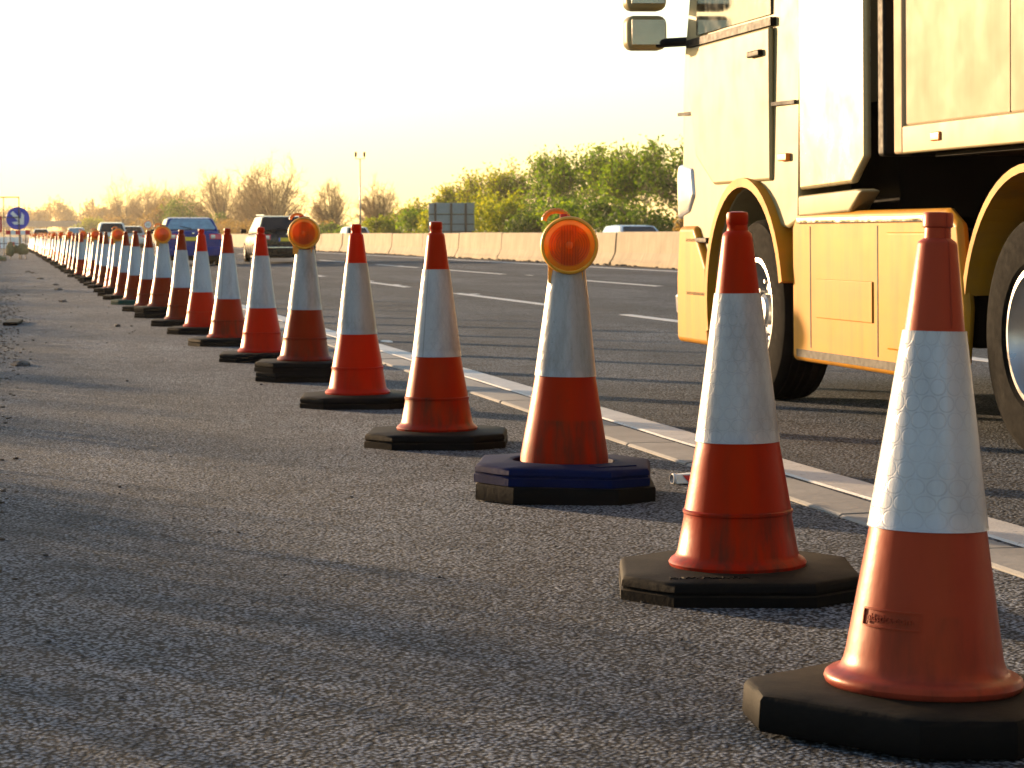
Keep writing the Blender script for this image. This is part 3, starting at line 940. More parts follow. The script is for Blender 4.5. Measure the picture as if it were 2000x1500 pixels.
# door, its window, handle, gaps
door = MB(); door.prism([(-.42, 1.22), (.62, 1.22), (.98, 1.40), (1.10, 1.75), (1.08, 2.05), (-.42, 2.05)], S - .014, S + .02)
dr = door.build('door', M['cab'], lor, bevel=.02, seg=3)
b = MB(); b.prism([(-.38, 2.12), (1.02, 2.12), (1.00, 2.30), (.76, 2.96), (-.38, 2.98)], S + .012, S + .05)
b.build('door_window', M['glass'], dr)
b = MB(); b.prism([(-.44, 2.055), (1.16, 2.055), (1.16, 2.10), (-.44, 2.10)], S - .010, S + .03); b.build('window_seal', M['black_plastic'], dr)
b = MB(); b.box(S - .045, S - .014, -.33, -.12, 1.90, 1.935); b.build('door_handle', M['black_plastic'], dr, bevel=.008)
for zz in (.56, .88):
    b = MB(); b.box(S - .03, S + .05, .72, 1.14, zz, zz + .03); b.build('step', M['black_plastic'], lor, bevel=.006)
for yy in (-2.70, -1.98, -1.02):
    b = MB(); b.box(S + .002, S + .006, yy - .006, yy + .006, .34, .97); b.build('panel_gap', M['black'], lor)
# windscreen and side marker
b = MB(); b.add([(-1.0, 1.452, 2.06), (1.0, 1.452, 2.06), (.98, 1.165, 2.98), (-.98, 1.165, 2.98)], [(0, 1, 2, 3)]); b.build('windscreen', M['glass'], lor)
b = MB(); b.box(S - .018, S + .01, -.70, -.56, 1.32, 1.36); b.build('side_marker', M['lamp_orange'], lor, bevel=.006)
# mirrors on arms
for s in (-1, 1):
    mr = MB()
    cx = s * (HW + .20)
    mr.box(cx - .13, cx + .13, 1.34, 1.50, 2.30, 2.92)
    mr.box(cx - .13, cx + .13, 1.34, 1.50, 2.06, 2.27)
    mo = mr.build('mirror', M['cab'], lor, bevel=.05, seg=3)
    g_ = MB(); g_.box(cx - .105, cx + .105, 1.325, 1.338, 2.34, 2.88); g_.box(cx - .105, cx + .105, 1.325, 1.338, 2.09, 2.24)
    g_.build('mirror_glass', M['chrome'], mo)
    a_ = MB(); a_.tube((s * (HW - .05), 1.15, 2.95), (cx, 1.42, 2.93), .025); a_.build('mirror_arm', M['black_plastic'], mo)
    a_ = MB(); a_.tube((s * (HW - .05), 1.20, 2.10), (cx, 1.42, 2.10), .028); a_.build('mirror_arm', M['black_plastic'], mo)
# side fairings behind the cab
for s in (-1, 1):
    b = MB(); x0 = s * (HW - .002); x1 = s * (HW - .045)
    b.prism([(-.845, 1.16), (-1.62, 1.18), (-1.80, 1.30), (-1.80, 3.70), (-.845, 3.84)], min(x0, x1), max(x0, x1))
    b.build('side_fairing', M['cab_gloss'], lor, bevel=.018, seg=3)
    b = MB(); b.prism([(-.845, 1.02), (-1.60, 1.04), (-1.78, 1.14), (-1.70, 1.15), (-.845, 1.13)], min(s * (HW + .006), s * (HW - .1)), max(s * (HW + .006), s * (HW - .1)))
    b.build('fairing_lip', M['cab'], lor, bevel=.012)
    b = MB(); b.box(min(s * (HW - .03), s * (HW - .34)), max(s * (HW - .03), s * (HW - .34)), -1.99, -1.90, 1.30, 3.6)
    b.build('fairing_edge', M['black_plastic'], lor, bevel=.02)
# chassis skirts with hatch and lip
for s in (-1, 1):
    xo, xi = s * HW, s * (HW - .06)
    prof = [(-.72, .26), (-2.86, .26), (-2.98, .34), (-3.02, .60), (-2.94, .98), (-2.80, 1.045), (-.80, 1.045), (-.72, .97)]
    b = MB(); b.prism(prof, min(xo, xi), max(xo, xi)); sk = b.build('side_skirt', M['skirt'], lor, bevel=.03, seg=3)
    b = MB(); b.box(min(xo, s * (HW + .008)), max(xo, s * (HW + .008)), -1.92, -1.12, .50, .70); b.build('step_hatch', M['skirt'], sk, bevel=.02, seg=3)
    b = MB(); b.box(min(xi, s * (HW + .006)), max(xi, s * (HW + .006)), -2.62, -2.10, .38, .94); b.build('locker_door', M['skirt'], sk, bevel=.012, seg=2)
    b = MB(); b.box(min(xo, s * (HW + .014)), max(xo, s * (HW + .014)), -2.80, -.84, .985, 1.015); b.build('skirt_rail', M['chrome'], sk, bevel=.004)
    b = MB(); b.box(min(xo, s * (HW + .004)), max(xo, s * (HW + .004)), -2.84, -.80, .285, .325); b.build('lower_trim', M['black_plastic'], sk)
    # rear fender over the drive wheel
    fd = MB(); ao = arc(-3.65, .52, .70, 166, 12, 24); ai = arc(-3.65, .52, .665, 166, 12, 24)
    for i in range(24): fd.prism([ao[i], ao[i + 1], ai[i + 1], ai[i]], min(s * (HW - .01), s * (HW - .62)), max(s * (HW - .01), s * (HW - .62)))
    fd.build('rear_fender', M['skirt'], lor)
    for wy in (0, -3.65):
        add_wheel(lor, s * (HW - .18), wy, .505, TW, s)
        if wy < 0: add_wheel(lor, s * (HW - .52), wy, .505, TW, s)
    b = MB(); b.box(min(s * (HW - .05), s * (HW - .6)), max(s * (HW - .05), s * (HW - .6)), -4.46, -4.43, .25, .95); b.build('mudflap', M['black_plastic'], lor)
ch = MB()
ch.box(-.45, -.33, -4.7, 1.2, .72, 1.0); ch.box(.33, .45, -4.7, 1.2, .72, 1.0)
ch.box(-1.15, 1.15, -2.9, -.75, .42, .95); ch.box(-1.1, 1.1, -.2, .2, .40, .62); ch.box(-1.0, 1.0, -3.8, -3.5, .40, .62)
ch.box(-.5, .5, -4.1, -3.2, 1.0, 1.16); ch.box(-1.15, 1.15, .7, 1.3, .40, 1.0); ch.box(-1.0, 1.0, -1.6, -.9, 1.0, 1.6)
ch.build('chassis', M['chassis'], lor, bevel=.01)

tr = empty('semi_trailer', (TX, TY, road_z(TX)), 0, 0, -math.atan(FALL))
tag(tr, 'tall cream box trailer coupled behind the lorry cab, filling the top right', 'trailer')
y0, y1 = -15.8, -2.24
b = MB(); b.box(-HW, HW, y0, y1, 1.42, 4.0); bx = b.build('box_body', M['trailer'], tr, bevel=.02)
for s in (-1, 1):
    b = MB(); b.box(min(s * (HW - .02), s * (HW + .012)), max(s * (HW - .02), s * (HW + .012)), y0, y1 - .002, 1.30, 1.43); b.build('bottom_rail', M['cab'], tr, bevel=.01)
    b = MB(); b.box(min(s * (HW - .05), s * (HW + .016)), max(s * (HW - .05), s * (HW + .016)), y1 - .10, y1 + .012, 1.30, 4.01); b.build('corner_post', M['trailer'], tr, bevel=.014)
    b = MB(); b.box(min(s * HW, s * (HW + .016)), max(s * HW, s * (HW + .016)), y0, y1, 3.90, 4.012); b.build('top_rail', M['trailer'], tr, bevel=.01)
    for k in range(11):
        yy = y1 - 1.25 - k * 1.2
        b = MB(); b.box(min(s * HW, s * (HW + .003)), max(s * HW, s * (HW + .003)), yy - .012, yy + .012, 1.435, 3.895); b.build('panel_seam', M['trailer'], tr)
    b = MB()
    for zz in (.55, .85): b.box(min(s * (HW - .05), s * (HW - .02)), max(s * (HW - .05), s * (HW - .02)), -9.6, -5.6, zz, zz + .10)
    for yy in (-5.9, -7.4, -9.2): b.box(min(s * (HW - .10), s * (HW - .05)), max(s * (HW - .10), s * (HW - .05)), yy, yy + .06, .5, 1.3)
    b.build('side_guard', M['steel'], tr)
    for wy in (-10.6, -11.95, -13.3): add_wheel(tr, s * (HW - .18), wy, .505, TW, s)
    for k in range(6):
        yy = y1 - .5 - k * 1.9
        b = MB(); b.box(min(s * (HW + .010), s * (HW + .024)), max(s * (HW + .010), s * (HW + .024)), yy - .05, yy + .05, 1.345, 1.385); b.build('marker_lamp', M['lamp_orange'], tr, bevel=.006)
    b = MB(); b.tube((s * .75, -5.0, .25), (s * .75, -5.0, 1.3), .06); b.box(min(s * .62, s * .88), max(s * .62, s * .88), -5.12, -4.88, .2, .25)
    b.build('landing_leg', M['steel_dark'], tr)
b = MB(); b.box(-.5, -.38, y0, y1, 1.05, 1.41); b.box(.38, .5, y0, y1, 1.05, 1.41); b.box(-1.2, 1.2, y0 + .3, y1 - .3, 1.28, 1.41); b.box(-1.0, 1.0, -13.5, -10.4, .42, .6)
b.build('underframe', M['chassis'], tr)

# ------------------------------------------------------------------ cars
def car(name, loc, rz, paint, label, group, L=4.4, W=1.76, H=1.45, belt=.92, deck=None, hatch=True, rear_rake=.30, glass='glass', rails=False, plate='plate_yellow', lamp='red', hood=.86, roof_l=None, detail=True, front_lights=False, roofmat=None, chars=False, strip=None, aerial=True):
    root = empty(name, loc, rz); tag(root, label, 'car', group)
    w = W / 2; P = M[paint]
    deck = belt + .04 if deck is None else deck
    # lower body: lofted ring sections along the length
    st = [(-L / 2, .80, .42, deck - .22), (-L / 2 + .03, .90, .30, deck - .12), (-L / 2 + .10, .97, .24, deck - .03), (-L / 2 + .30, 1.0, .21, deck), (-L * .30, 1.0, .20, belt + .03), (-L * .1, 1.0, .19, belt + .01), (L * .12, 1.0, .19, belt - .01), (L * .24, 1.0, .19, hood + .06), (L * .34, .985, .19, hood), (L * .43, .95, .20, hood - .07), (L / 2 - .06, .86, .24, hood - .17), (L / 2, .72, .34, hood - .28)]
    ring = [(.0, 0, 0), (.70, 0, 0), (.90, .03, 0), (.985, .16, 0), (1.0, .40, 0), (.995, .66, 0), (.965, .84, 0), (.90, .95, 0), (.72, 1.0, .01), (.0, 1.0, .035)]
    full = [(x, a, c) for x, a, c in ring] + [(-x, a, c) for x, a, c in ring[-2:0:-1]]
    v = []; f = []; n = len(full)
    for (yy, ws, z0_, z1_) in st:
        for (x, a, c) in full: v.append((x * w * ws, yy, z0_ + (z1_ - z0_) * a + c))
    for k in range(len(st) - 1):
        for i in range(n):
            j = (i + 1) % n
            f.append((k * n + i, (k + 1) * n + i, (k + 1) * n + j, k * n + j))
    f.append(tuple(range(n))); f.append(tuple(range((len(st) - 1) * n, len(st) * n))[::-1])
    b = MB(); b.add(v, f); bo = b.build('body', P, root, True)
    bo.data.set_sharp_from_angle(angle=R(50))
    sm = bo.modifiers.new('sub', 'SUBSURF'); sm.levels = 1; sm.render_levels = 1
    # greenhouse
    yb = -L / 2 + (.06 if hatch else .62); ytr = yb + (H - deck) * rear_rake / .3 * .55
    ytf = L * .08; ybf = L * .26
    wb, wt = w * .93, w * .74
    zb = deck - .06
    H2 = H - .035
    G = {'rbl': (-wb, yb, zb), 'rbr': (wb, yb, zb), 'rtl': (-wt, ytr, H2), 'rtr': (wt, ytr, H2), 'ftl': (-wt, ytf, H2), 'ftr': (wt, ytf, H2), 'fbl': (-wb, ybf, hood - .01), 'fbr': (wb, ybf, hood - .01)}
    keys = list(G)
    ym = (ytr + ytf) / 2
    v = [G[k] for k in keys] + [(-wt * .97, ym, H), (wt * .97, ym, H)]
    i_ = {k: q for q, k in enumerate(keys)}
    f = [(i_['rbl'], i_['rbr'], i_['rtr'], i_['rtl']), (i_['fbr'], i_['fbl'], i_['ftl'], i_['ftr']), (i_['rbl'], i_['rtl'], 8, i_['ftl'], i_['fbl']), (i_['rbr'], i_['fbr'], i_['ftr'], 9, i_['rtr']), (i_['rtl'], i_['rtr'], 9, 8), (8, 9, i_['ftr'], i_['ftl']), (i_['rbl'], i_['fbl'], i_['fbr'], i_['rbr'])]
    b = MB(); b.add(v, f); b.build('roof', M[roofmat] if roofmat else P, root, bevel=.075, seg=3)
    def pane(nm, q, ins, off, mat):
        q = [Vector(p) for p in q]; c = sum(q, Vector()) / len(q)
        nrm = (q[1] - q[0]).cross(q[-1] - q[0]).normalized()
        if nrm.dot(c - Vector((0, (yb + ybf) / 2, (zb + H) / 2))) < 0: nrm = -nrm
        out = []
        N = len(q)
        for k in range(N):
            p = q[k] + (c - q[k]).normalized() * ins
            pa = q[k - 1] + (c - q[k - 1]).normalized() * ins; pb = q[(k + 1) % N] + (c - q[(k + 1) % N]).normalized() * ins
            for s_, other in ((1, pa), (0, pb)):
                d = (other - p).normalized()
                out.append(p + d * .06)
        bb = MB(); bb.add([p + nrm * off for p in out] + [p - nrm * .02 for p in out], [tuple(range(len(out)))] + [(k, (k + 1) % len(out), len(out) + (k + 1) % len(out), len(out) + k) for k in range(len(out))])
        return bb.build(nm, M[mat], root)
    pane('rear_window', [G['rbl'][:2] + (deck + .03,), G['rbr'][:2] + (deck + .03,), G['rtr'], G['rtl']], .105, .006, glass)
    pane('windscreen', [G['fbr'], G['fbl'], G['ftl'], G['ftr']], .10, .006, 'glass')
    for s in (-1, 1):
        def P3(k): p = G[k]; return Vector((s * abs(p[0]), p[1], p[2]))
        lo_r = P3('rbr').lerp(P3('rtr'), .28); lo_f = P3('fbr').lerp(P3('ftr'), .14)
        pane('side_window', [lo_r, lo_f, P3('ftr'), P3('rtr')], .09, .006, 'glass_painted_sky')
        # lamps
        b = MB(); zl = deck - .19; 
        b.prism([(-L / 2 - .0, zl - .07), (-L / 2 + .26, zl + .0), (-L / 2 + .24, zl + .10), (-L / 2 + .03, zl + .10)], min(s * (w * .52), s * (w * .935)), max(s * (w * .52), s * (w * .935)))
        lo = b.build('tail_light', M['red_light'], root, bevel=.03, seg=3)
        b = MB(); b.box(min(s * w * .58, s * w * .72), max(s * w * .58, s * w * .72), -L / 2 - .012, -L / 2 + .1, zl - .04, zl + .07); b.build('reversing_lens', M['clear_light'], lo, bevel=.015)
        b = MB(); b.box(min(s * w * .98, s * (w + .17)), max(s * w * .98, s * (w + .17)), L * .185, L * .185 + .10, belt + .0, belt + .13); b.build('door_mirror', M['black_plastic'], root, bevel=.035, seg=3)
        b = MB(); b.prism([(L / 2 - .25, hood - .26), (L / 2 - .035, hood - .30), (L / 2 - .06, hood - .18), (L / 2 - .24, hood - .14)], min(s * w * .5, s * w * .83), max(s * w * .5, s * w * .83))
        b.build('headlight', M['headlamp'] if front_lights else M['clear_light'], root, bevel=.02)
        for wy in (-L * .30, L * .305):
            add_wheel(root, s * (w - .09), wy, .315, CW, s)
        if rails:
            b = MB(); b.tube((s * wt * .93, ytr - .02, H + .005), (s * wt * .93, ytf + .05, H + .02), .022, n=8); b.build('roof_rail', M['chrome'], root)
    b = MB(); b.prism([(-L / 2 - .06, .30), (-L / 2 + .30, .26), (-L / 2 + .30, .56), (-L / 2 - .02, .58), (-L / 2 - .07, .50)], -w * .93, w * .93)
    bp = b.build('rear_bumper', P, root, bevel=.04, seg=3)
    b = MB(); b.box(-w * .80, w * .80, -L / 2 - .045, -L / 2 + .2, .20, .31); b.build('lower_valance', M['black_plastic'], bp, bevel=.02)
    if strip:
        b = MB(); b.box(-w * .85, w * .85, -L / 2 - .082, -L / 2 - .06, strip, strip + .03); b.build('bumper_strip', M['chrome'], bp, bevel=.005)
    zp = deck - .24
    b = MB(); b.box(-.26, .26, -L / 2 - .035, -L / 2 + .06, zp - .055, zp + .055); pl = b.build('number_plate', M[plate], root, bevel=.004)
    if chars:
        b = MB(); b.box(-.26, -.215, -L / 2 - .0375, -L / 2 - .034, zp - .054, zp + .054); b.build('plate_band', M['plate_blue'], pl)
    if detail:
        b = MB(); b.box(-.035, .035, -L / 2 - .01, -L / 2 + .06, deck - .105, deck - .055); b.build('badge', M['chrome'], root, bevel=.008)
        b = MB(); b.tube((.0, yb + .02, deck + .06), (-.34, yb + .08, deck + .14), .010, n=6); b.build('rear_wiper', M['black_plastic'], root)
        b = MB(); b.tube((w * .45, -L / 2 - .04, .24), (w * .45, -L / 2 + .2, .24), .035, n=10); b.build('exhaust', M['chrome'], root)
        if aerial:
            b = MB(); b.tube((0, ytr + .10, H - .02), (0, ytr - .02, H + .10), .008, .004, n=6); b.build('aerial', M['black_plastic'], root)
    b = MB(); b.box(-w * .85, w * .85, -L * .42, L * .42, .16, .30); b.build('underbody', M['black_plastic'], root)
    return root
def on_road(x, y): return (x, y, road_z(x))
car('blue_saloon_car', on_road(5.58, 72.4), 0, 'car_blue', 'deep blue saloon car seen from behind, driving in the nearest lane', 'cars on the near carriageway', L=4.5, W=1.80, H=1.45, belt=.95, deck=1.04, hatch=False, rear_rake=.62, glass='glass_painted_sky', chars=False)
car('black_estate_car', on_road(8.62, 74.6), 0, 'car_black', 'black estate car with roof rails seen from behind in the middle lane', 'cars on the near carriageway', L=4.6, W=1.88, H=1.47, belt=.93, deck=.97, rear_rake=.50, rails=True, chars=True, strip=.47)
car('white_people_carrier', on_road(6.15, 136), 0, 'car_white', 'pale tall car beyond the fifth lamp cone, nearest lane', 'cars on the near carriageway', L=4.3, W=1.72, H=1.64, belt=.98, rear_rake=.25)
car('silver_hatchback', on_road(8.75, 163), 0, 'car_silver', 'silver car just right of the pale tall car, partly hidden', 'cars on the near carriageway', L=4.2, W=1.72, H=1.5, belt=.93)
car('white_hatchback', on_road(6.35, 206), 0, 'car_white', 'small distant white car left of the pale tall car', 'cars on the near carriageway', L=4.2, W=1.70, H=1.58, belt=.95, glass='glass_painted_sky', detail=False)
car('white_van_car', on_road(4.0, 242), 0, 'car_white', 'farthest pale car beside the distant end of the cone row', 'cars on the near carriageway', L=4.4, W=1.76, H=1.6, belt=.98, detail=False)
car('oncoming_white_car', (22.6, 152, .05), math.pi, 'car_white', 'white car on the opposite carriageway, roof above the barrier by the lamp mast', 'cars on the opposite carriageway', L=4.4, W=1.74, H=1.46, belt=.92, glass='glass')
car('oncoming_silver_car', (23.0, 84.5, .0), math.pi, 'car_silver', 'silver car roof above the barrier just left of the lorry', 'cars on the opposite carriageway', L=4.4, W=1.76, H=1.33, belt=.88)
for i, (x, y, p_) in enumerate([(19.3, 395, 'car_silver'), (19.4, 560, 'car_white')]):
    car('oncoming_car', (x, y, .13), math.pi, p_, ['distant oncoming car with headlamps lit, beyond the speed limit sign', 'farthest oncoming car with lit headlamps near the bridge'][i], 'cars on the opposite carriageway', L=4.4, W=1.76, H=2.0 if i == 0 else 1.6, belt=1.15, hood=1.9 if i == 0 else 1.0, detail=False, front_lights=True)
# ------------------------------------------------------------------ trees, shrubs, hedges
def tubes_np(segs, n=4):
    """segs: list of (p0,p1,r0,r1); open n-sided tubes, vectorised"""
    A = np.array([s[0] for s in segs], float); B = np.array([s[1] for s in segs], float)
    r0 = np.array([s[2] for s in segs])[:, None]; r1 = np.array([s[3] for s in segs])[:, None]
    D = B - A; D /= np.linalg.norm(D, axis=1)[:, None] + 1e-9
    ref = np.where(np.abs(D[:, 2:3]) > .9, np.array([[1., 0, 0]]), np.array([[0, 0, 1.]]))
    U = np.cross(D, ref); U /= np.linalg.norm(U, axis=1)[:, None] + 1e-9
    W = np.cross(D, U)
    V = []
    for c, r in ((A, r0), (B, r1)):
        for i in range(n):
            t = 2 * math.pi * i / n
            V.append(c + (U * math.cos(t) + W * math.sin(t)) * r)
    V = np.stack(V, 1).reshape(-1, 3)
    base = np.arange(len(segs))[:, None] * (2 * n)
    F = []
    for i in range(n):
        j = (i + 1) % n
        F.append(np.concatenate([base + i, base + j, base + n + j, base + n + i], 1))
    F = np.stack(F, 1).reshape(-1, 4)
    return V, F
def np_mesh(name, V, F, mat):
    me = bpy.data.meshes.new(name)
    me.vertices.add(len(V)); me.vertices.foreach_set('co', np.asarray(V, np.float32).ravel())
    me.loops.add(F.size); me.loops.foreach_set('vertex_index', F.astype(np.int32).ravel())
    me.polygons.add(len(F)); me.polygons.foreach_set('loop_start', np.arange(0, F.size, F.shape[1], dtype=np.int32))
    me.polygons.foreach_set('loop_total', np.full(len(F), F.shape[1], np.int32))
    me.materials.append(mat); me.update(calc_edges=True); me.validate()
    return me
def leaves_np(C, size, g, flat=.0):
    N = len(C)
    a = g.normal(size=(N, 3)); a /= np.linalg.norm(a, axis=1)[:, None]
    b = g.normal(size=(N, 3)); b -= a * (a * b).sum(1)[:, None]; b /= np.linalg.norm(b, axis=1)[:, None]
    s = (size * g.uniform(.6, 1.35, N))[:, None]
    w = s * g.uniform(.35, .6, N)[:, None]
    V = np.stack([C - a * s, C + b * w, C + a * s, C - b * w], 1).reshape(-1, 3)
    F = np.arange(4 * N).reshape(N, 4)
    return V, F
def grow(seed, height, spread, levels, kids, up=.35, trunk_r=.16, fork=.28, lean=0, multi=1, taper=.62, wander=.25):
    g = random.Random(seed)
    segs = []; tips = []
    def rec(p, d, ln, r, lv):
        q = p
        parts = 3
        for k in range(parts):
            d = (d + Vector((g.gauss(0, wander), g.gauss(0, wander), g.gauss(0, wander) + up * .12)) * .45).normalized()
            e = q + d * (ln / parts)
            ra = r * (1 - .35 * k / parts); rb = r * (1 - .35 * (k + 1) / parts)
            segs.append((tuple(q), tuple(e), ra, rb))
            q = e
            if lv < levels and k >= 1:
                for c in range(max(1, kids // 2)):
                    side = Vector((g.gauss(0, 1), g.gauss(0, 1), g.gauss(up, .5))).normalized()
                    nd = (d * (1 - spread) + side * spread).normalized()
                    rec(q, nd, ln * g.uniform(.55, .82), max(.006, rb * taper * g.uniform(.7, 1)), lv + 1)
            if lv >= levels - 1: tips.append(tuple(q))
    for m in range(multi):
        d = Vector((g.gauss(0, .12 + .22 * (multi > 1)) + lean, g.gauss(0, .12 + .22 * (multi > 1)), 1)).normalized()
        rec(Vector((g.gauss(0, .25) * (multi > 1), g.gauss(0, .25) * (multi > 1), -.2)), d, height * fork * 1.0, trunk_r * (1 if multi == 1 else .6), 0)
    zmax = max(s[1][2] for s in segs)
    k = height / zmax
    segs = [(tuple(np.array(a) * k), tuple(np.array(b_) * k), ra, rb) for a, b_, ra, rb in segs]
    tips = [tuple(np.array(t) * k) for t in tips]
    return segs, tips
def leafy_tree(name, loc, height, radius, mat, seed, label, group, nleaf=5200, size=.17, low=.05, multi=3, gap=.5, levels=4, cat='tree', twigs=True):
    root = empty(name, loc); tag(root, label, cat, group)
    segs, tips = grow(seed, height, .62, levels, 4, .45, .15, .30, multi=multi)
    xy = max(np.percentile(np.abs([t[0] for t in tips]), 95), np.percentile(np.abs([t[1] for t in tips]), 95), .1)
    kx = radius / xy
    sq = lambda p: (p[0] * (kx if p[2] > .1 else 1), p[1] * kx, p[2])
    segs = [(sq(a), sq(b), max(r0, .013), max(r1, .013)) for a, b, r0, r1 in segs]
    tips = np.array([sq(t) for t in tips])
    V, F = tubes_np(segs, 4); link('trunk', np_mesh('trunk', V, F, M['bark']), root)
    g = np.random.default_rng(seed)
    tips = tips[tips[:, 2] > height * low]
    idx = g.integers(0, len(tips), nleaf)
    wgt = g.uniform(size=len(tips)) < (1 - gap * .5)
    idx = idx[wgt[idx]]
    C = tips[idx] + g.normal(size=(len(idx), 3)) * np.array([.30, .30, .26]) * (radius / 2.6) ** .5
    # lower skirt of suckers and bramble
    C[:, 2] = np.clip(C[:, 2], .05, height * 1.02)
    V, F = leaves_np(C, size, g)
    link('crown', np_mesh('crown', V, F, M[mat]), root)
    return root
def bush(name, loc, height, radius, mat, seed, label, group, nleaf=3600, size=.16):
    root = empty(name, loc); tag(root, label, 'shrub', group)
    g = np.random.default_rng(seed)
    lob = [(g.normal(0, radius * .45), g.normal(0, radius * .35), height * g.uniform(.25, .75), radius * g.uniform(.32, .6), height * g.uniform(.22, .38)) for _ in range(9)]
    Cs = []
    for (x, y_, z, rr, rz) in lob:
        m = nleaf // 9
        d = g.normal(size=(m, 3)); d /= np.linalg.norm(d, axis=1)[:, None]
        rad = g.uniform(.45, 1.05, m)[:, None] * (1 + .25 * np.sin(d[:, :1] * 9 + d[:, 2:] * 7))
        Cs.append(np.array([[x, y_, z]]) + d * rad * np.array([[rr, rr, rz]]))
    C = np.concatenate(Cs); C[:, 2] = np.abs(C[:, 2]) + .03
    k = height / np.percentile(C[:, 2], 99); C[:, 2] *= k
    V, F = leaves_np(C, size, g); link('foliage', np_mesh('foliage', V, F, M[mat]), root)
    segs = []
    for _ in range(16):
        t = C[g.integers(0, len(C))]; segs.append(((t[0] * .2, t[1] * .2, -.1), tuple(t), .05, .012))
    V, F = tubes_np(segs, 4); link('stem', np_mesh('stem', V, F, M['bark']), root)
    return root
def bare_tree(name, loc, height, radius, seed, label, group, thin=.014, leaf=0, limbs=58, mat='twig'):
    """leafless tree: limbs fan out from a short trunk to a rounded dome, each with boughs and fine twigs"""
    root = empty(name, loc); tag(root, label, 'tree', group)
    g = random.Random(seed)
    thick = []; fine = []; tips = []
    tz = height * .16
    k_ = height / 10.0
    thick.append(((0, 0, -.2), (g.uniform(-.1, .1), 0, tz), .34 * k_, .26 * k_))
    def poly(p, d, ln, r0, r1, n, wob, lift, out):
        pts = [p]
        for i in range(n):
            d = (d + Vector((g.gauss(0, wob), g.gauss(0, wob), g.gauss(0, wob) + lift))).normalized()
            q = pts[-1] + d * (ln / n)
            ra = r0 + (r1 - r0) * i / n; rb = r0 + (r1 - r0) * (i + 1) / n
            out.append((tuple(pts[-1]), tuple(q), ra, rb)); pts.append(q)
        return pts, d
    for i in range(limbs):
        az = g.uniform(0, 2 * math.pi); el = math.acos(g.uniform(-.02, 1.0))     # el from vertical
        sh = g.uniform(.88, 1.02)
        tgt = Vector((radius * math.sin(el) * math.cos(az), radius * math.sin(el) * math.sin(az), tz + (height - tz) * max(0.0, math.cos(el)) ** .8)) * sh
        p0 = Vector((g.uniform(-.15, .15), g.uniform(-.15, .15), tz * g.uniform(.55, 1.0)))
        d = (tgt - p0); L_ = d.length; d.normalize()
        d = (d + Vector((0, 0, .25))).normalized()
        pts, dd = poly(p0, d, L_ * .92, .085 * k_, .02, 6, .07, -.02, thick)
        for j in range(10):
            t_ = g.uniform(.28, 1.0) * 6; a_ = int(min(5, t_)); q = pts[a_].lerp(pts[a_ + 1], t_ - a_)
            side = Vector((g.gauss(0, 1), g.gauss(0, 1), g.gauss(.35, .7))).normalized()
            nd = ((tgt - q).normalized() * .55 + side * .6).normalized()
            bl = L_ * g.uniform(.12, .26)
            bp, bd = poly(q, nd, bl, .028, thin, 3, .16, .05, fine)
            for m in range(7):
                w_ = bp[g.randrange(1, 4)]
                sd_ = (bd * .6 + Vector((g.gauss(0, .6), g.gauss(0, .6), g.gauss(.3, .5)))).normalized()
                tp_, _ = poly(w_, sd_, bl * g.uniform(.35, .8), thin, thin * .7, 2, .2, .06, fine)
                tips.append(tuple(tp_[-1]))
    V, F = tubes_np(thick, 5); link('trunk', np_mesh('trunk', V, F, M['bark']), root)
    V, F = tubes_np(fine, 3); link('crown', np_mesh('crown', V, F, M[mat]), root)
    if leaf:
        gg = np.random.default_rng(seed); T = np.array(tips); C = T[gg.integers(0, len(T), leaf)] + gg.normal(size=(leaf, 3)) * .2
        V, F = leaves_np(C, .13, gg); link('buds', np_mesh('buds', V, F, M['leaf_d']), root)
    return root
def gz(x): return -.06 + max(0, x - 31.5) * .56 / 28.5 - .05

GT = 'green trees on the far bank'
TREES = [ # x, y, h, r, mat, multi, nleaf, label
 (41, 128.5, 6.6, 2.6, 'leaf_c', 3, 3600, 'rightmost open-crowned tree on the far bank, beside the lorry cab'),
 (41, 139.0, 7.0, 2.7, 'leaf_c', 2, 4200, 'tall open tree with visible trunk, second from the lorry'),
 (42, 151.0, 7.3, 2.6, 'leaf_a', 3, 5200, 'green rounded tree third from the lorry on the far bank'),
 (42, 160.5, 7.4, 2.5, 'leaf_a', 3, 6000, 'pale green tree behind the largest amber lamp'),
 (43, 172.0, 7.5, 2.7, 'leaf_a', 3, 6600, 'bushy green tree fourth along, just left of the largest lamp'),
 (43, 185.0, 7.9, 3.0, 'leaf_a', 4, 6600, 'broad green tree in the middle of the bank, with brown top twigs'),
 (43, 200.0, 7.7, 2.6, 'leaf_b', 4, 6200, 'yellow-green tree above the left side of the grey sign back'),
 (43, 213.0, 7.0, 2.8, 'leaf_b', 4, 6200, 'yellow-green bushy tree left of the grey sign back'),
 (43, 228.0, 6.2, 2.6, 'leaf_b', 3, 5600, 'small yellow-green tree on the slope of the bank'),
 (42, 240.0, 4.6, 2.3, 'leaf_b', 3, 4600, 'lowest yellow-green tree at the left end of the bank'),
]
for i, (x, y, h, r_, m_, mu, nl, lab) in enumerate(TREES):
    leafy_tree('tree', (x, y, gz(x)), h, r_, m_, 100 + i, lab, GT, nl, .15, .08, mu, gap=1.1 if i < 2 else .75, levels=4)
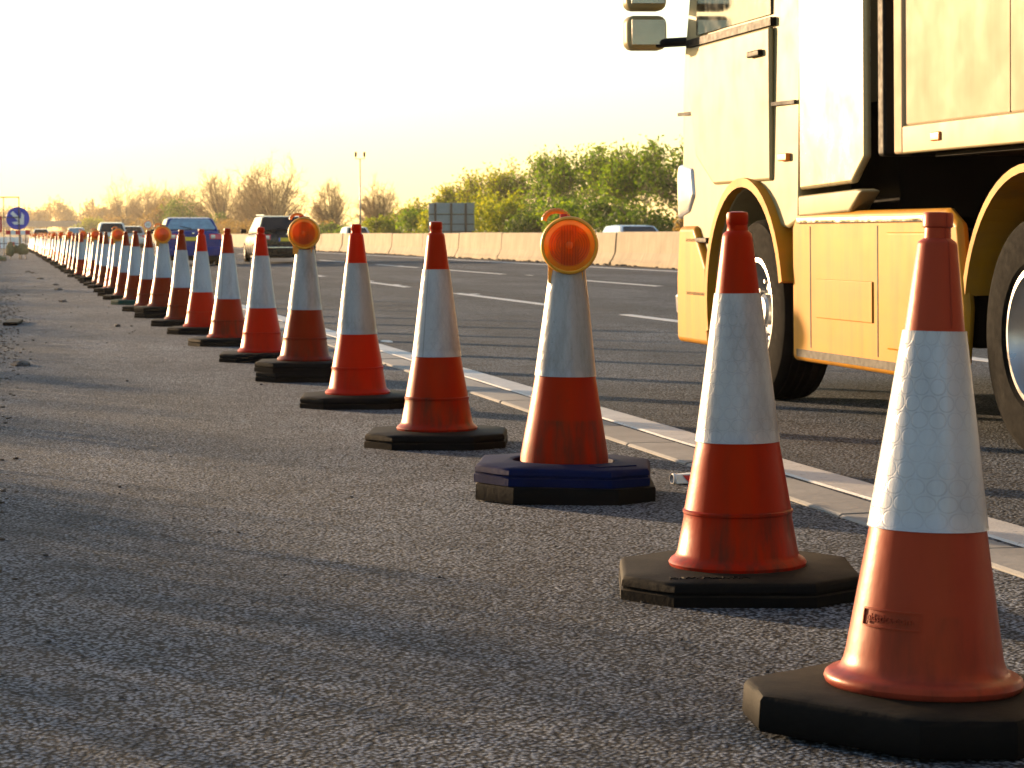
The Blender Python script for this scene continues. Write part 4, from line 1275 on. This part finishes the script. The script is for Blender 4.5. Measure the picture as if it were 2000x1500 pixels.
BUSH = [(38, 125, 2.1, 2.4, 'leaf_d', 'pale dry shrub at the foot of the bank next to the lorry'), (38, 136, 2.4, 2.6, 'leaf_c', 'dark green shrub under the open-crowned trees'), (38, 148, 3.2, 2.7, 'leaf_c', 'dark shrub behind the barrier right of the largest lamp'),
        (38.5, 158, 3.4, 2.6, 'leaf_a', 'mid green shrub directly behind the largest lamp'), (38.5, 168, 3.0, 2.6, 'leaf_c', 'dark green shrub left of the largest lamp'), (38, 176, 3.6, 2.3, 'leaf_b', 'bright yellow-green shrub right of the grey sign back'),
        (40, 192, 4.4, 2.8, 'leaf_b', 'yellow-green shrub behind the grey sign back'), (38.5, 205, 3.4, 2.6, 'leaf_b', 'yellow-green shrub left of the grey sign back'), (38.5, 218, 3.2, 2.7, 'leaf_a', 'green shrub at the bank foot, fourth from its left end'), (38, 232, 2.7, 2.5, 'leaf_b', 'low bright shrub third from the left end of the bank'), (38, 246, 2.3, 2.6, 'leaf_a', 'low green shrub second from the left end of the bank'), (37.5, 262, 1.9, 2.6, 'leaf_c', 'low dark shrub near the lamp mast')]
for i, (x, y, h, r_, m_, lab) in enumerate(BUSH):
    bush('shrub', (x, y, gz(x)), h, r_, m_, 300 + i, lab, 'shrubs along the far bank', 3400, .15)
# bare trees and brown hedges further off
BT = [(43, 380, 13.4, 7.2, 'largest bare fan-shaped tree, behind the black estate car'), (44, 478, 14.4, 7.6, 'second bare fan-shaped tree, left of the largest'), (45, 326, 8.2, 3.6, 'small bare tree between the largest bare tree and the lamp mast'), (45, 283, 7.2, 3.6, 'small bare tree just right of the lamp mast'), (40, 640, 15.5, 8.5, 'bare round tree left of centre above the pale tall car'), (42, 575, 14.0, 8.0, 'bare brown tree above the blue car'), (40, 790, 20, 9.5, 'distant bare tree at the left end of the brown trees'), (44, 425, 10.4, 5, 'bare tree filling the gap between the two large fan-shaped ones')]
for i, (x, y, h, r_, lab) in enumerate(BT):
    bare_tree('bare_tree', (x, y, gz(min(x, 60))), h, r_, 500 + i, lab, 'bare trees beyond the bend', thin=.014 if y < 350 else .021, leaf=1200 if i in (4, 5, 6) else 0)
HB = [(40, 290, 2.2, 3, 'leaf_c', 'dark shrub left of the lamp mast'), (41, 310, 3.0, 3.4, 'leaf_d', 'pale brown hedge bush right of the estate car'), (41, 332, 2.5, 3.4, 'leaf_d', 'brown hedge bush behind the second lamp'), (40.5, 352, 2.7, 3.8, 'leaf_d', 'brown hedge bush under the largest bare tree'), (40, 378, 3.0, 4, 'leaf_d', 'brown hedge bush left of the largest bare tree'), (40, 405, 3.4, 4.2, 'leaf_d', 'brown hedge bush between the two cars'), (40, 436, 3.6, 4.6, 'leaf_d', 'brown hedge bush behind the blue car roof'), (40, 470, 4.8, 5, 'leaf_c', 'dull green hedge bush right of the blue car roof'),
      (39, 512, 8.6, 6.0, 'leaf_c', 'big dull green tree mass behind the blue car'), (39, 556, 8.2, 6, 'leaf_d', 'big brown shrub mass left of the blue car'), (37, 600, 5, 6, 'leaf_d', 'brown shrub above the speed limit sign'), (35, 680, 6.5, 7, 'leaf_d', 'hazy brown shrub above the pale tall car'), (28, 720, 6.2, 4.6, 'leaf_b', 'hazy yellow-green shrub left of the pale tall car'), (36, 780, 7.5, 8, 'leaf_d', 'hazy shrub beside the far bridge'),
      (33, 1180, 18.5, 9.5, 'leaf_d', 'big hazy dome-shaped tree behind the bridge'), (22, 1260, 16, 9, 'leaf_d', 'second hazy dome-shaped tree left of the big one'), (12, 1320, 16, 10, 'leaf_d', 'hazy tree behind the blue arrow sign'), (-2, 1340, 16, 11, 'leaf_d', 'leftmost hazy tree behind the sign frame'), (44, 1120, 14, 10, 'leaf_d', 'hazy tree right of the big dome-shaped one'), (58, 1000, 14, 10, 'leaf_d', 'hazy tree on the skyline left of the bare trees')]
for i, (x, y, h, r_, m_, lab) in enumerate(HB):
    far = y > 500
    bush('hedge_shrub', (x, y, gz(min(max(x, 31.5), 60)) if y < 1000 else -.2), h, r_, m_, 700 + i, lab, 'hazy hedges and trees beyond', 5200 if far else 4200, .16 if y < 420 else (.24 if y < 900 else .5))

# left verge, just outside the view: grass and scrub added for their ragged shadows
g_ = np.random.default_rng(5)
NB = 24000
gy = g_.uniform(1.5, 110, NB); gx = g_.normal(-2.3, .32, NB)
env = .5 + .5 * np.sin(gy * 1.9 + 1.0) * np.sin(gy * .73 + .4) + .25 * np.sin(gy * 4.7)
gh = np.clip(g_.uniform(.30, .85, NB) * (.80 + .38 * env), .12, 1.0)
keep = g_.uniform(size=NB) < np.clip(.35 + .5 * env, .2, 1)
gx, gy, gh = gx[keep], gy[keep], gh[keep]; NB = len(gx)
an = g_.uniform(0, 6.28, NB); wd = g_.uniform(.006, .014, NB); ln_ = g_.normal(0, .12, (NB, 2)) * gh[:, None]
bx_ = np.stack([gx, gy, np.full(NB, -.02)], 1); dx_ = np.stack([np.cos(an) * wd, np.sin(an) * wd, np.zeros(NB)], 1)
md = bx_ + np.stack([ln_[:, 0] * .35, ln_[:, 1] * .35, gh * .6], 1); tp = bx_ + np.stack([ln_[:, 0], ln_[:, 1], gh], 1)
V = np.stack([bx_ - dx_, bx_ + dx_, md + dx_ * .8, md - dx_ * .8, tp + dx_ * .2, tp - dx_ * .2], 1).reshape(-1, 3)
b0 = np.arange(NB)[:, None] * 6
F = np.concatenate([b0 + np.array([[0, 1, 2, 3]]), b0 + np.array([[3, 2, 4, 5]])], 0)
tag(link('unseen_verge_grass', np_mesh('unseen_verge_grass', V, F, M['grass'])), 'tall rough grass out of view on the left verge, added for its shadows', 'grass', kind='stuff')
SCRUB = [(-3.45, 8.6, 1.0, 1.2), (-3.4, 10.9, 1.06, 1.3), (-3.5, 13.2, .98, 1.2), (-4.4, 21.5, 1.05, 1.0), (-4.1, 29.0, .95, 1.4), (-4.3, 38, 1.05, 1.4), (-4.6, 47, 1.1, 1.6), (-4.4, 58, 1.0, 1.5)]
for i, (x, y, h, r_) in enumerate(SCRUB):
    bush('unseen_verge_shrub', (x, y, -.02), h, r_, 'leaf_c', 900 + i, ['low nearest scrub bush', 'round scrub bush', 'thin scrub bush', 'lone scrub bush', 'tall scrub bush', 'wide scrub bush', 'broad scrub bush', 'far scrub bush'][i] + ' out of view on the left verge, added for its shadow', 'unseen scrub on the left verge, added for shadows', 2400, .06)

# ------------------------------------------------------------------ signs and street furniture
# keep-right sign frame with boards and sandbags near the far end of the row
SY = 96.0
def sp(px, py): # helper numbers worked out for the plane y = SY
    return px / 4600 * SY * 1.045, .94 + (460 - py) / 4600 * SY * 1.02
fr = empty('sign_frame', (0.35, SY, 0)); tag(fr, 'thin steel trestle frame holding the blue arrow sign', 'sign frame')
for nm, a, b_, rr in (('post', (.40, 0, 0), (.40, 0, 2.48), .022), ('post', (.47, .45, 0), (.40, .06, 1.95), .02), ('post', (-.20, 0, 0), (-.20, 0, 2.45), .02), ('post', (-.72, 0, 0), (-.72, 0, 2.45), .02), ('rail', (-.74, 0, 2.46), (.42, 0, 2.46), .024), ('rail', (-.74, -.045, 1.66), (.42, -.045, 1.66), .018), ('rail', (-.74, -.03, .62), (.42, -.03, .62), .018)):
    b = MB(); b.tube(a, b_, rr, n=8); b.build(nm, M['lamp_yellow'] if nm == 'rail' and b_[2] > 2 else M['steel_dark'], fr)
sg = empty('arrow_sign', (.70, SY + .06, 1.62)); tag(sg, 'round blue sign with a white arrow pointing down to the right', 'sign')
b = MB(); b.lathe([(.001, -.012), (.452, -.012), (.457, 0), (.452, .012), (.001, .012)], 40, 'y'); b.build('disc', M['sign_blue'], sg, True).data.set_sharp_from_angle(angle=R(40))
ar = MB()
d_ = Vector((.62, -.62)).normalized(); nn = Vector((-d_.y, d_.x))
def P2(a, b_): q = d_ * a + nn * b_; return (q.x, -.016, q.y)
ar.add([P2(-.34, .07), P2(.10, .07), P2(.10, -.07), P2(-.34, -.07)], [(0, 1, 2, 3)])
ar.add([P2(.34, 0), P2(.08, .27), P2(-.06, .27), P2(.10, .07), P2(.10, -.07), P2(-.06, -.27), P2(.08, -.27)], [(0, 1, 2, 3, 4, 5, 6)])
ar.build('arrow', M['sign_white'], sg)
bd = empty('barrier_board', (.70, SY - .02, 1.06)); tag(bd, 'narrow red and white striped board under the blue arrow sign', 'barrier board')
for k in range(5):
    b = MB(); b.box(-.475 + k * .19, -.475 + (k + 1) * .19 - .002, -.012, .012, -.085, .085); b.build('stripe', M['sign_red'] if k % 2 == 0 else M['sign_white'], bd)
b = MB(); b.box(-.47, .47, .013, .03, -.06, .06); b.build('backing', M['steel_dark'], bd)
b = MB(); b.tube((-.3, .02, -1.06), (-.3, .02, -.05), .018); b.tube((.3, .02, -1.06), (.3, .02, -.05), .018); b.build('support', M['steel_dark'], bd)
ws = empty('warning_plate', (-.22, SY - .08, 1.42)); tag(ws, 'white rectangular sign with red border, cut by the left edge', 'sign')
b = MB(); b.box(-.3, .3, -.01, .01, -.35, .28); b.build('plate', M['sign_red'], ws); b = MB(); b.box(-.22, .22, -.016, -.0105, -.26, .14); b.build('panel', M['sign_white'], ws)
def sandbag(x, y, z, sx, sy, sz, seed, lab, rz=0):
    g = random.Random(seed)
    bm2 = bmesh.new(); bmesh.ops.create_icosphere(bm2, subdivisions=3, radius=1)
    for v in bm2.verts:
        c = v.co; k = 1 + .10 * math.sin(c.x * 5 + seed) + .08 * math.sin(c.y * 7 + seed * 2)
        c.x = math.copysign(abs(c.x) ** .7, c.x) * sx * k; c.y = math.copysign(abs(c.y) ** .8, c.y) * sy * k; c.z = max(-.6, c.z) * sz * k
    me = bpy.data.meshes.new('sandbag'); bm2.to_mesh(me); bm2.free(); me.materials.append(M['sandbag'])
    me.polygons.foreach_set('use_smooth', [True] * len(me.polygons))
    o = link('sandbag', me, None, (x, y, z), (0, 0, rz)); tag(o, lab, 'sandbag', 'sandbags weighting the sign frame')
sandbag(.38, SY - .55, .34, .16, .22, .32, 1, 'light drooping sandbag hung at the left leg of the sign frame')
sandbag(.86, SY - .5, .36, .24, .2, .26, 2, 'dark lumpy sandbag hung at the right leg of the sign frame')
sandbag(.62, SY - .35, .36, .14, .18, .2, 3, 'small sandbag in the middle under the striped board')
sandbag(.0, 88, .09, .2, .25, .12, 4, 'flat sandbag lying at the left edge before the sign frame')
# red and white water-filled barriers across the closed lane beyond
for i in range(9):
    x = -3.2 + i * .52; y = 176 + (i % 2) * .15
    rb = empty('plastic_barrier', (x + .35, y, 0)); tag(rb, ['first', 'second', 'third', 'fourth', 'fifth', 'sixth', 'seventh', 'eighth', 'ninth'][i] + ' from the left in the low red and white barrier line', 'plastic barrier', 'low plastic barriers beyond the arrow sign')
    b = MB(); b.prism([(-.2, 0), (.2, 0), (.16, .2), (.08, .45), (-.08, .45), (-.16, .2)], -.25, .25); b.build('lower_body', M['sign_red'] if i % 2 else M['sign_white'], rb, bevel=.02)
    b = MB(); b.prism([(-.08, .45), (.08, .45), (.07, .82), (-.07, .82)], -.25, .25); b.build('upper_body', M['sign_white'], rb, bevel=.02)
# signal head at the very left edge
sh = empty('signal_post', (-.20, 92, 0)); tag(sh, 'dark lamp head on a post, just showing at the left edge', 'signal')
b = MB(); b.tube((0, 0, 0), (0, 0, 3.3), .05); b.build('post', M['steel_dark'], sh)
b = MB(); b.lathe([(.001, 3.42), (.16, 3.38), (.23, 3.28), (.2, 3.14), (.1, 3.05), (.001, 3.03)], 16); b.build('lamp_head', M['black_plastic'], sh, True)
b = MB(); b.lathe([(.12, 2.92), (.14, 3.0), (.1, 3.05)], 14); b.build('collar', M['lamp_orange'], sh, True)

# speed limit sign 50 behind the barrier
ss = empty('speed_limit_sign', (16.45, 271, .15)); tag(ss, 'round speed limit sign with red ring above the barrier, left of the blue car', 'sign')
b = MB(); b.lathe([(.001, -.01), (.46, -.01), (.46, .01), (.001, .01)], 32, 'y', M=Matrix.Translation((0, 0, 2.02))); b.build('disc', M['sign_red'], ss)
b = MB(); b.lathe([(.001, -.014), (.375, -.014), (.375, -.011)], 32, 'y', M=Matrix.Translation((0, 0, 2.02))); b.build('face', M['sign_white'], ss)
tm = text_mesh('50', .48, .002); tm.materials.clear(); tm.materials.append(M['black']); link('numerals', tm, ss, (0, -.02, 2.0), (math.pi / 2, 0, 0))
b = MB(); b.tube((.05, .04, 0), (.05, .04, 2.4), .04); b.build('post', M['steel_dark'], ss)
b = MB(); b.tube((.62, .1, 0), (.62, .1, 2.75), .05); b.build('post', M['steel_dark'], ss)

# twin-headed lighting mast
lm_ = empty('lamp_mast', (32.3, 214.5, -.05)); tag(lm_, 'tall slim lighting mast with two upright lamp heads against the sky', 'lamp post')
b = MB(); b.tube((0, 0, 0), (0, 0, 8.0), .10, .06, 12); b.build('mast', M['steel'], lm_, True)
b = MB(); b.tube((-.42, 0, 8.0), (.42, 0, 8.0), .035); b.build('crossarm', M['steel'], lm_)
for s in (-1, 1):
    b = MB(); b.tube((s * .40, 0, 7.98), (s * .40, 0, 8.2), .04); b.box(s * .40 - .10, s * .40 + .10, -.10, .10, 8.2, 8.62); b.build('lamp_head', M['black_plastic'], lm_, bevel=.03)
b = MB(); b.box(-.16, .16, -.16, .16, 0, .9); b.build('base_cabinet', M['steel'], lm_, bevel=.02)

# back of a large direction sign
sb = empty('direction_sign', (33.4, 175.5, -.02)); tag(sb, 'back of a large grey road sign on three posts in front of the trees', 'sign')
for r_i, (z0, z1) in enumerate([(.55, 1.27), (1.28, 1.80), (1.81, 2.60), (2.61, 3.42)]):
    b = MB(); b.box(-1.76, 1.76, -.0, .012, z0, z1); b.build('panel', M['sign_back'], sb, bevel=.003)
for x in (-1.27, -.05, 1.07):
    b = MB(); b.box(x - .07, x + .07, -.20, -.05, -.1, 3.38); b.build('post', M['steel_dark'], sb, bevel=.008)
for z in (.75, 1.27, 1.82, 2.55, 3.28):
    b = MB(); b.box(-1.74, 1.74, -.045, -.002, z - .035, z + .035); b.build('stiffening_rail', M['steel_dark'] if z < 3.2 else M['sign_back'], sb)

# overbridge far ahead, gantry post and distant chimneys
br = empty('overbridge', (8, 1010, 0)); tag(br, 'low concrete road bridge crossing far ahead in the haze', 'bridge')
b = MB(); b.box(-40, 32, 0, 10, 4.6, 6.0); b.build('deck', M['bridge'], br)
b = MB(); b.box(-40, 32, -.3, .1, 6.0, 7.1); b.build('parapet', M['bridge'], br)
for x in (-14, 7.5, 24): 
    b = MB(); b.box(x - .5, x + .5, 2, 8, -.2, 4.6); b.build('pier', M['bridge'], br)
b = MB(); b.prism([(-2, -.2), (12, -.2), (12, 6), (-2, 6)], 28, 44); b.build('abutment', M['bridge'], br)
lp = empty('road_lamp', (18.5, 600, 0)); tag(lp, 'hazy curved-arm lamp post before the bridge', 'lamp post')
b = MB(); b.tube((0, 0, 0), (0, 0, 3.6), .09); 
pts = [(-1.0 + 1.0 * math.cos(t), 0, 3.6 + .9 * math.sin(t)) for t in np.linspace(0, math.pi / 2, 7)] + [(-3.5, 0, 4.5)]
for p0, p1 in zip(pts[:-1], pts[1:]): b.tube(p0, p1, .08)
b.build('curved_pole', M['steel'], lp)
for i, (x, y, h, w_) in enumerate([(54, 1420, 22, .9), (48.5, 1480, 20, .45)]):
    c = empty('chimney', (x, y, 0)); tag(c, ['taller hazy chimney stack on the skyline', 'thinner hazy mast left of the chimney stack'][i], 'chimney')
    b = MB(); b.tube((0, 0, 0), (0, 0, h), w_, w_ * .7, 10); b.build('shaft', M['bridge'], c)
    b = MB(); b.tube((0, 0, h), (0, 0, h + .6), w_ * .85, w_ * .85, 10); b.build('cap', M['steel_dark'], c)

# ------------------------------------------------------------------ litter, stones, dirt on the shoulder
def stone_mesh(seed, flat=.6):
    g = random.Random(seed); bm2 = bmesh.new(); bmesh.ops.create_icosphere(bm2, subdivisions=1, radius=1)
    for v in bm2.verts: v.co *= g.uniform(.65, 1.2); v.co.z *= flat
    me = bpy.data.meshes.new('grit'); bm2.to_mesh(me); bm2.free(); return me
sv = []; sf = []
g = random.Random(77)
protos = [stone_mesh(i) for i in range(6)]
for i in range(420):
    u = g.random()
    if u < .55: y = g.uniform(3.8, 12); x = g.uniform(-.1, 1.9)
    elif u < .85: y = g.uniform(12, 60); x = g.uniform(-.2, 1.6)
    else: y = g.uniform(4, 50); x = 2.62 + g.gauss(0, .06)
    s = g.choice([.0025, .003, .004, .005]) * (1 + (y > 14) * 1.5) * g.uniform(.7, 1.3)
    if g.random() < .03: s *= 2.2
    me = protos[i % 6]; o = len(sv); a = g.uniform(0, 6.28); c_, s_ = math.cos(a), math.sin(a)
    for v in me.vertices: sv.append((x + (v.co.x * c_ - v.co.y * s_) * s, y + (v.co.x * s_ + v.co.y * c_) * s, s * .35 + v.co.z * s))
    for p in me.polygons: sf.append(tuple(q + o for q in p.vertices))
tag(link('loose_grit', mesh('loose_grit', sv, sf, M['stone'])), 'loose grit and tiny stones strewn over the hard shoulder', 'grit', kind='stuff')
def lump(name, loc, sx, sy, sz, mat, seed, lab, cat):
    g = random.Random(seed); bm2 = bmesh.new(); bmesh.ops.create_icosphere(bm2, subdivisions=3, radius=1)
    for v in bm2.verts:
        c = v.co; k = 1 + .22 * math.sin(c.x * 6 + seed) * math.cos(c.y * 5 + seed) + g.uniform(-.12, .12)
        v.co = Vector((c.x * sx * k, c.y * sy * k, max(c.z, -.12) * sz * k))
    me = bpy.data.meshes.new(name); bm2.to_mesh(me); bm2.free(); me.materials.append(M[mat])
    return tag(link(name, me, None, loc), lab, cat)
lump('clod', (.135, 17.45, .003), .065, .16, .030, 'stone', 5, 'black clod of dirt lying alone on the shoulder near the left edge', 'clod')
b = MB(); b.box(-.075, .075, -.5, .5, 0, .035); o = b.build('rubber_strip', M['rubber'], None, bevel=.008, loc=(.125, 25.6, .002), rot=(0, 0, R(-4))); tag(o, 'flat black rubber slab on the shoulder at the left edge', 'slab')
for i, (x, y, s) in enumerate([(.70, 62, .07), (.78, 60, .06), (.84, 52, .07), (.98, 41.5, .07), (1.02, 45.5, .06), (.86, 34.0, .06)]):
    lump('clod', (x, y, .002), s, s * 1.6, s * .45, 'stone', 20 + i, ['farthest dark clod by the distant cones', 'dark clod next to the farthest one', 'dark clod third from the far end', 'dark clod nearest of the far group', 'dark clod between two others in the far group', 'small black clod before the green-based cone'][i], 'clod')
dv = MB(); g = random.Random(9)
V_, F_ = [], []
for i in range(900):
    u = g.random()
    cx, cy, sx_, sy_ = [(.05, 29.5, .13, 3.2), (-.02, 22, .09, 5), (.0, 38, .12, 5), (-.1, 14, .08, 5)][g.randrange(4)]
    x = g.gauss(cx, sx_); y = g.gauss(cy, sy_); s = g.uniform(.004, .015)
    me = protos[i % 6]; o = len(V_)
    for v in me.vertices: V_.append((x + v.co.x * s, y + v.co.y * s, s * .2 + v.co.z * s * .7))
    for p in me.polygons: F_.append(tuple(q + o for q in p.vertices))
tag(link('verge_dirt', mesh('verge_dirt', V_, F_, M['dirt'])), 'dark dirt and crumbs washed along the left side of the shoulder', 'dirt', kind='stuff')
# crushed red and white carton by the second cone
lt = empty('carton_litter', (2.565, 8.56, .002), R(12)); tag(lt, 'small crushed red and white litter on the shoulder behind the second cone', 'litter')
b = MB(); b.lathe([(.018, -.012), (.021, 0), (.016, .012)], 12, 'x', M=Matrix.Translation((-.085, 0, .020)), closed=True); b.build('rim', M['sign_white'], lt, True)
b = MB(); b.add([(-.085, -.02, .001), (-.085, .02, .001), (-.085, .014, .036), (-.085, -.014, .036), (.05, -.03, .001), (.05, .03, .001), (.05, .022, .040), (.05, -.022, .040)], [(0, 1, 2, 3), (4, 7, 6, 5), (0, 4, 5, 1), (1, 5, 6, 2), (2, 6, 7, 3), (3, 7, 4, 0)]); b.build('body', M['sign_white'], lt, bevel=.003)
b = MB(); b.add([(-.035, -.0275, .004), (.045, -.0312, .004), (.045, -.0242, .034), (-.06, -.0205, .033)], [(0, 1, 2, 3)]); b.build('red_print', M['sign_red'], lt)

# ------------------------------------------------------------------ evening haze
hz = MB(); hz.box(-920, 920, -75, 1920, -1.5, 45)
ho = hz.build('haze', None, None); ho.data.materials.clear()
t = NT('haze_air')
pv = t.n('ShaderNodeVolumePrincipled'); pv.inputs['Color'].default_value = (.95, .88, .74, 1); pv.inputs['Density'].default_value = .00016; pv.inputs['Anisotropy'].default_value = .35
t.l(pv.outputs[0], t.out.inputs[1]); ho.data.materials.append(t.m)
tag(ho, 'pale evening haze over the road', 'haze', kind='stuff')
